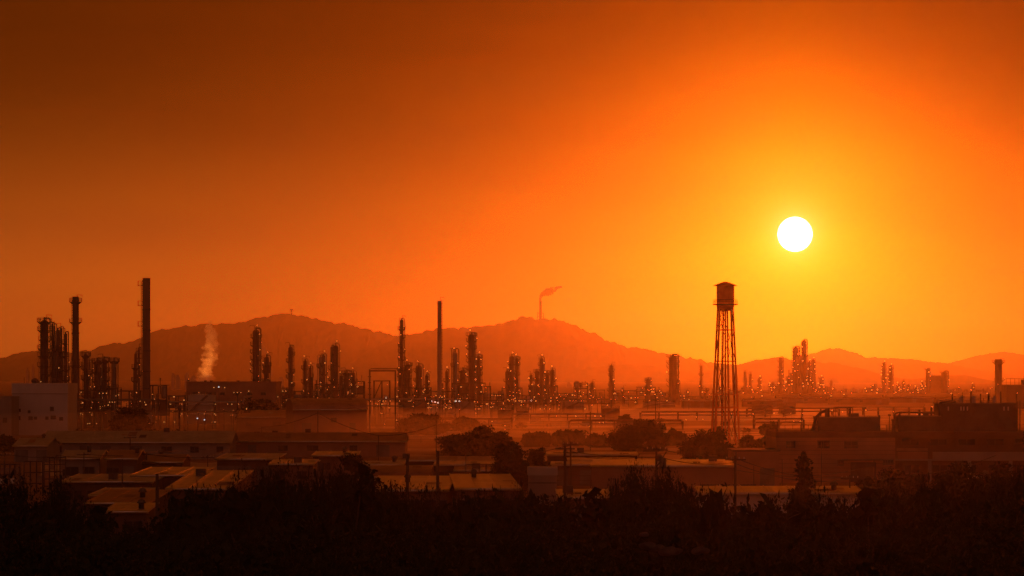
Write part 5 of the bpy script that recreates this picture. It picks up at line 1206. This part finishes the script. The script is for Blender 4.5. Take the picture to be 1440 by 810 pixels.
# the dark thicket on the slope below the camera
var = [tree_meshes(700 + k, 9.0, 8.4 + .5 * k, 60, 15000, .115, ['dome', 'round', 'dome', 'round', 'dome', 'round'][k], .12) for k in range(6)]
SKYL = [(0, 674), (60, 669), (85, 680), (120, 694), (140, 718), (160, 742), (190, 735), (215, 722), (240, 692), (265, 690), (290, 700), (310, 682), (330, 676), (360, 667), (400, 662), (440, 660), (470, 658), (500, 660), (510, 670), (540, 682), (600, 692), (640, 692), (680, 702), (720, 684), (740, 686), (770, 694), (810, 704), (840, 702), (862, 682), (885, 660), (905, 655), (925, 662), (955, 672), (980, 692), (1010, 714), (1050, 716), (1080, 706), (1110, 692), (1150, 694), (1180, 704), (1230, 692), (1260, 676), (1300, 672), (1345, 676), (1390, 684), (1440, 664)]
def sky_row(px):
    for (a, b), (c, e) in zip(SKYL, SKYL[1:]):
        if a <= px <= c: return b + (e - b) * (px - a) / (c - a)
    return SKYL[0][1] if px < 0 else SKYL[-1][1]
G_ = 'trees of the dark thicket'; LB = 'dark leafy tree merged into the black thicket along the bottom'
rg = random.Random(77); n_ = 0
def thick(px, yt, d):
    global n_
    x = X(px, d); h = at_row(px, yt, d)
    if h < 2.2: return
    plant_tree(var[n_ % 6], x, d, h, LB, G_, rg.uniform(0, 6.28), 'tree', min(1.15, max(.6, 4.6 / h)) * rg.uniform(.85, 1.15)); n_ += 1
px = -40
while px < 1500:
    d = rg.uniform(132, 168); thick(px, max(sky_row(px - 50), sky_row(px), sky_row(px + 50)) + rg.uniform(-2, 8), d); px += rg.uniform(36, 58)
px = -60
while px < 1520:
    thick(px, max(720, sky_row(px) + 26) + rg.uniform(0, 26), rg.uniform(106, 126)); px += rg.uniform(62, 90)
px = -80
while px < 1540:
    thick(px, rg.uniform(748, 772), rg.uniform(84, 100)); px += rg.uniform(75, 105)
px = -80
while px < 1540:
    thick(px, rg.uniform(785, 800), rg.uniform(66, 78)); px += rg.uniform(100, 140)
for px, yt, d, wpx in ((20, 672, 150, 90), (75, 672, 146, 80), (252, 690, 150, 50), (325, 674, 150, 80), (372, 664, 146, 90), (425, 659, 150, 100), (468, 657, 158, 80), (506, 668, 150, 60), (700, 694, 150, 60), (728, 684, 150, 50), (868, 676, 150, 60), (897, 655, 152, 80), (930, 661, 148, 80), (962, 676, 150, 60), (1086, 704, 150, 60), (1252, 680, 160, 60), (1300, 671, 160, 80), (1346, 664, 155, 70), (1395, 680, 150, 60), (1428, 660, 150, 80)):
    x = X(px, d); h = at_row(px, yt, d); plant_tree(var[n_ % 6], x, d, h, LB, G_, rg.uniform(0, 6.28), 'tree', wpx * d / F / (8.6 * h / 9.0)); n_ += 1
px = 985
while px < 1250:
    d = rg.uniform(146, 160); x = X(px, d); h = at_row(px, sky_row(px) + rg.uniform(-2, 6), d); plant_tree(var[n_ % 6], x, d, h, LB, G_, rg.uniform(0, 6.28), 'tree', rg.uniform(48, 66) * d / F / (8.6 * h / 9.0)); n_ += 1; px += rg.uniform(20, 30)
for px in (300, 350, 395, 445, 485, 520, 550, 580, 620, 655, 690, 850, 878, 910, 940, 970):
    d = rg.uniform(140, 160); x = X(px, d); h = at_row(px, sky_row(px) + rg.uniform(0, 8), d); plant_tree(var[n_ % 6], x, d, h, LB, G_, rg.uniform(0, 6.28), 'tree', rg.uniform(60, 85) * d / F / (8.6 * h / 9.0)); n_ += 1
# small shrubs whose twigs roughen the edge of the thicket
sh = [tree_meshes(900 + k, 3.0, 2.2, 14, 1000, .1, 'round', .05) for k in range(3)]
for i in range(12):
    px = -10 + i * 124 + rg.uniform(-12, 12); d = rg.uniform(126, 150); yt = sky_row(px) + rg.uniform(0, 26)
    h = at_row(px, yt, d); plant_tree(sh[i % 3], X(px, d), d, h, 'slender dark sapling poking out of the black thicket', 'saplings in the thicket', rg.uniform(0, 6), 'sapling', rg.uniform(.6, 1.0), 'sapling')
# pale rubble lying in the thicket clearing
for k, (px, py, s_) in enumerate(((915, 768, .55), (925, 771, .4), (945, 775, .5), (985, 774, .45), (906, 752, .3), (935, 778, .35))):
    d = 64; m = MB(); s_ *= .2; m.ico((0, 0, 0), s_, 3, (1.5, 1, .7))
    for v in m.bm.verts: v.co *= 1 + .7 * noise.noise(v.co * 9 + Vector((k * 5, 0, 0)))
    p = P(px, py, d); o = m.build('rock', 'rubble', None, False, p); tag(o, 'pale rounded stone lying on the dark thicket slope', 'rock', 'pale stones in the thicket')
for o in COL.objects:
    if o.parent is None and 'label' in o and 'kind' not in o: o['kind'] = 'thing'
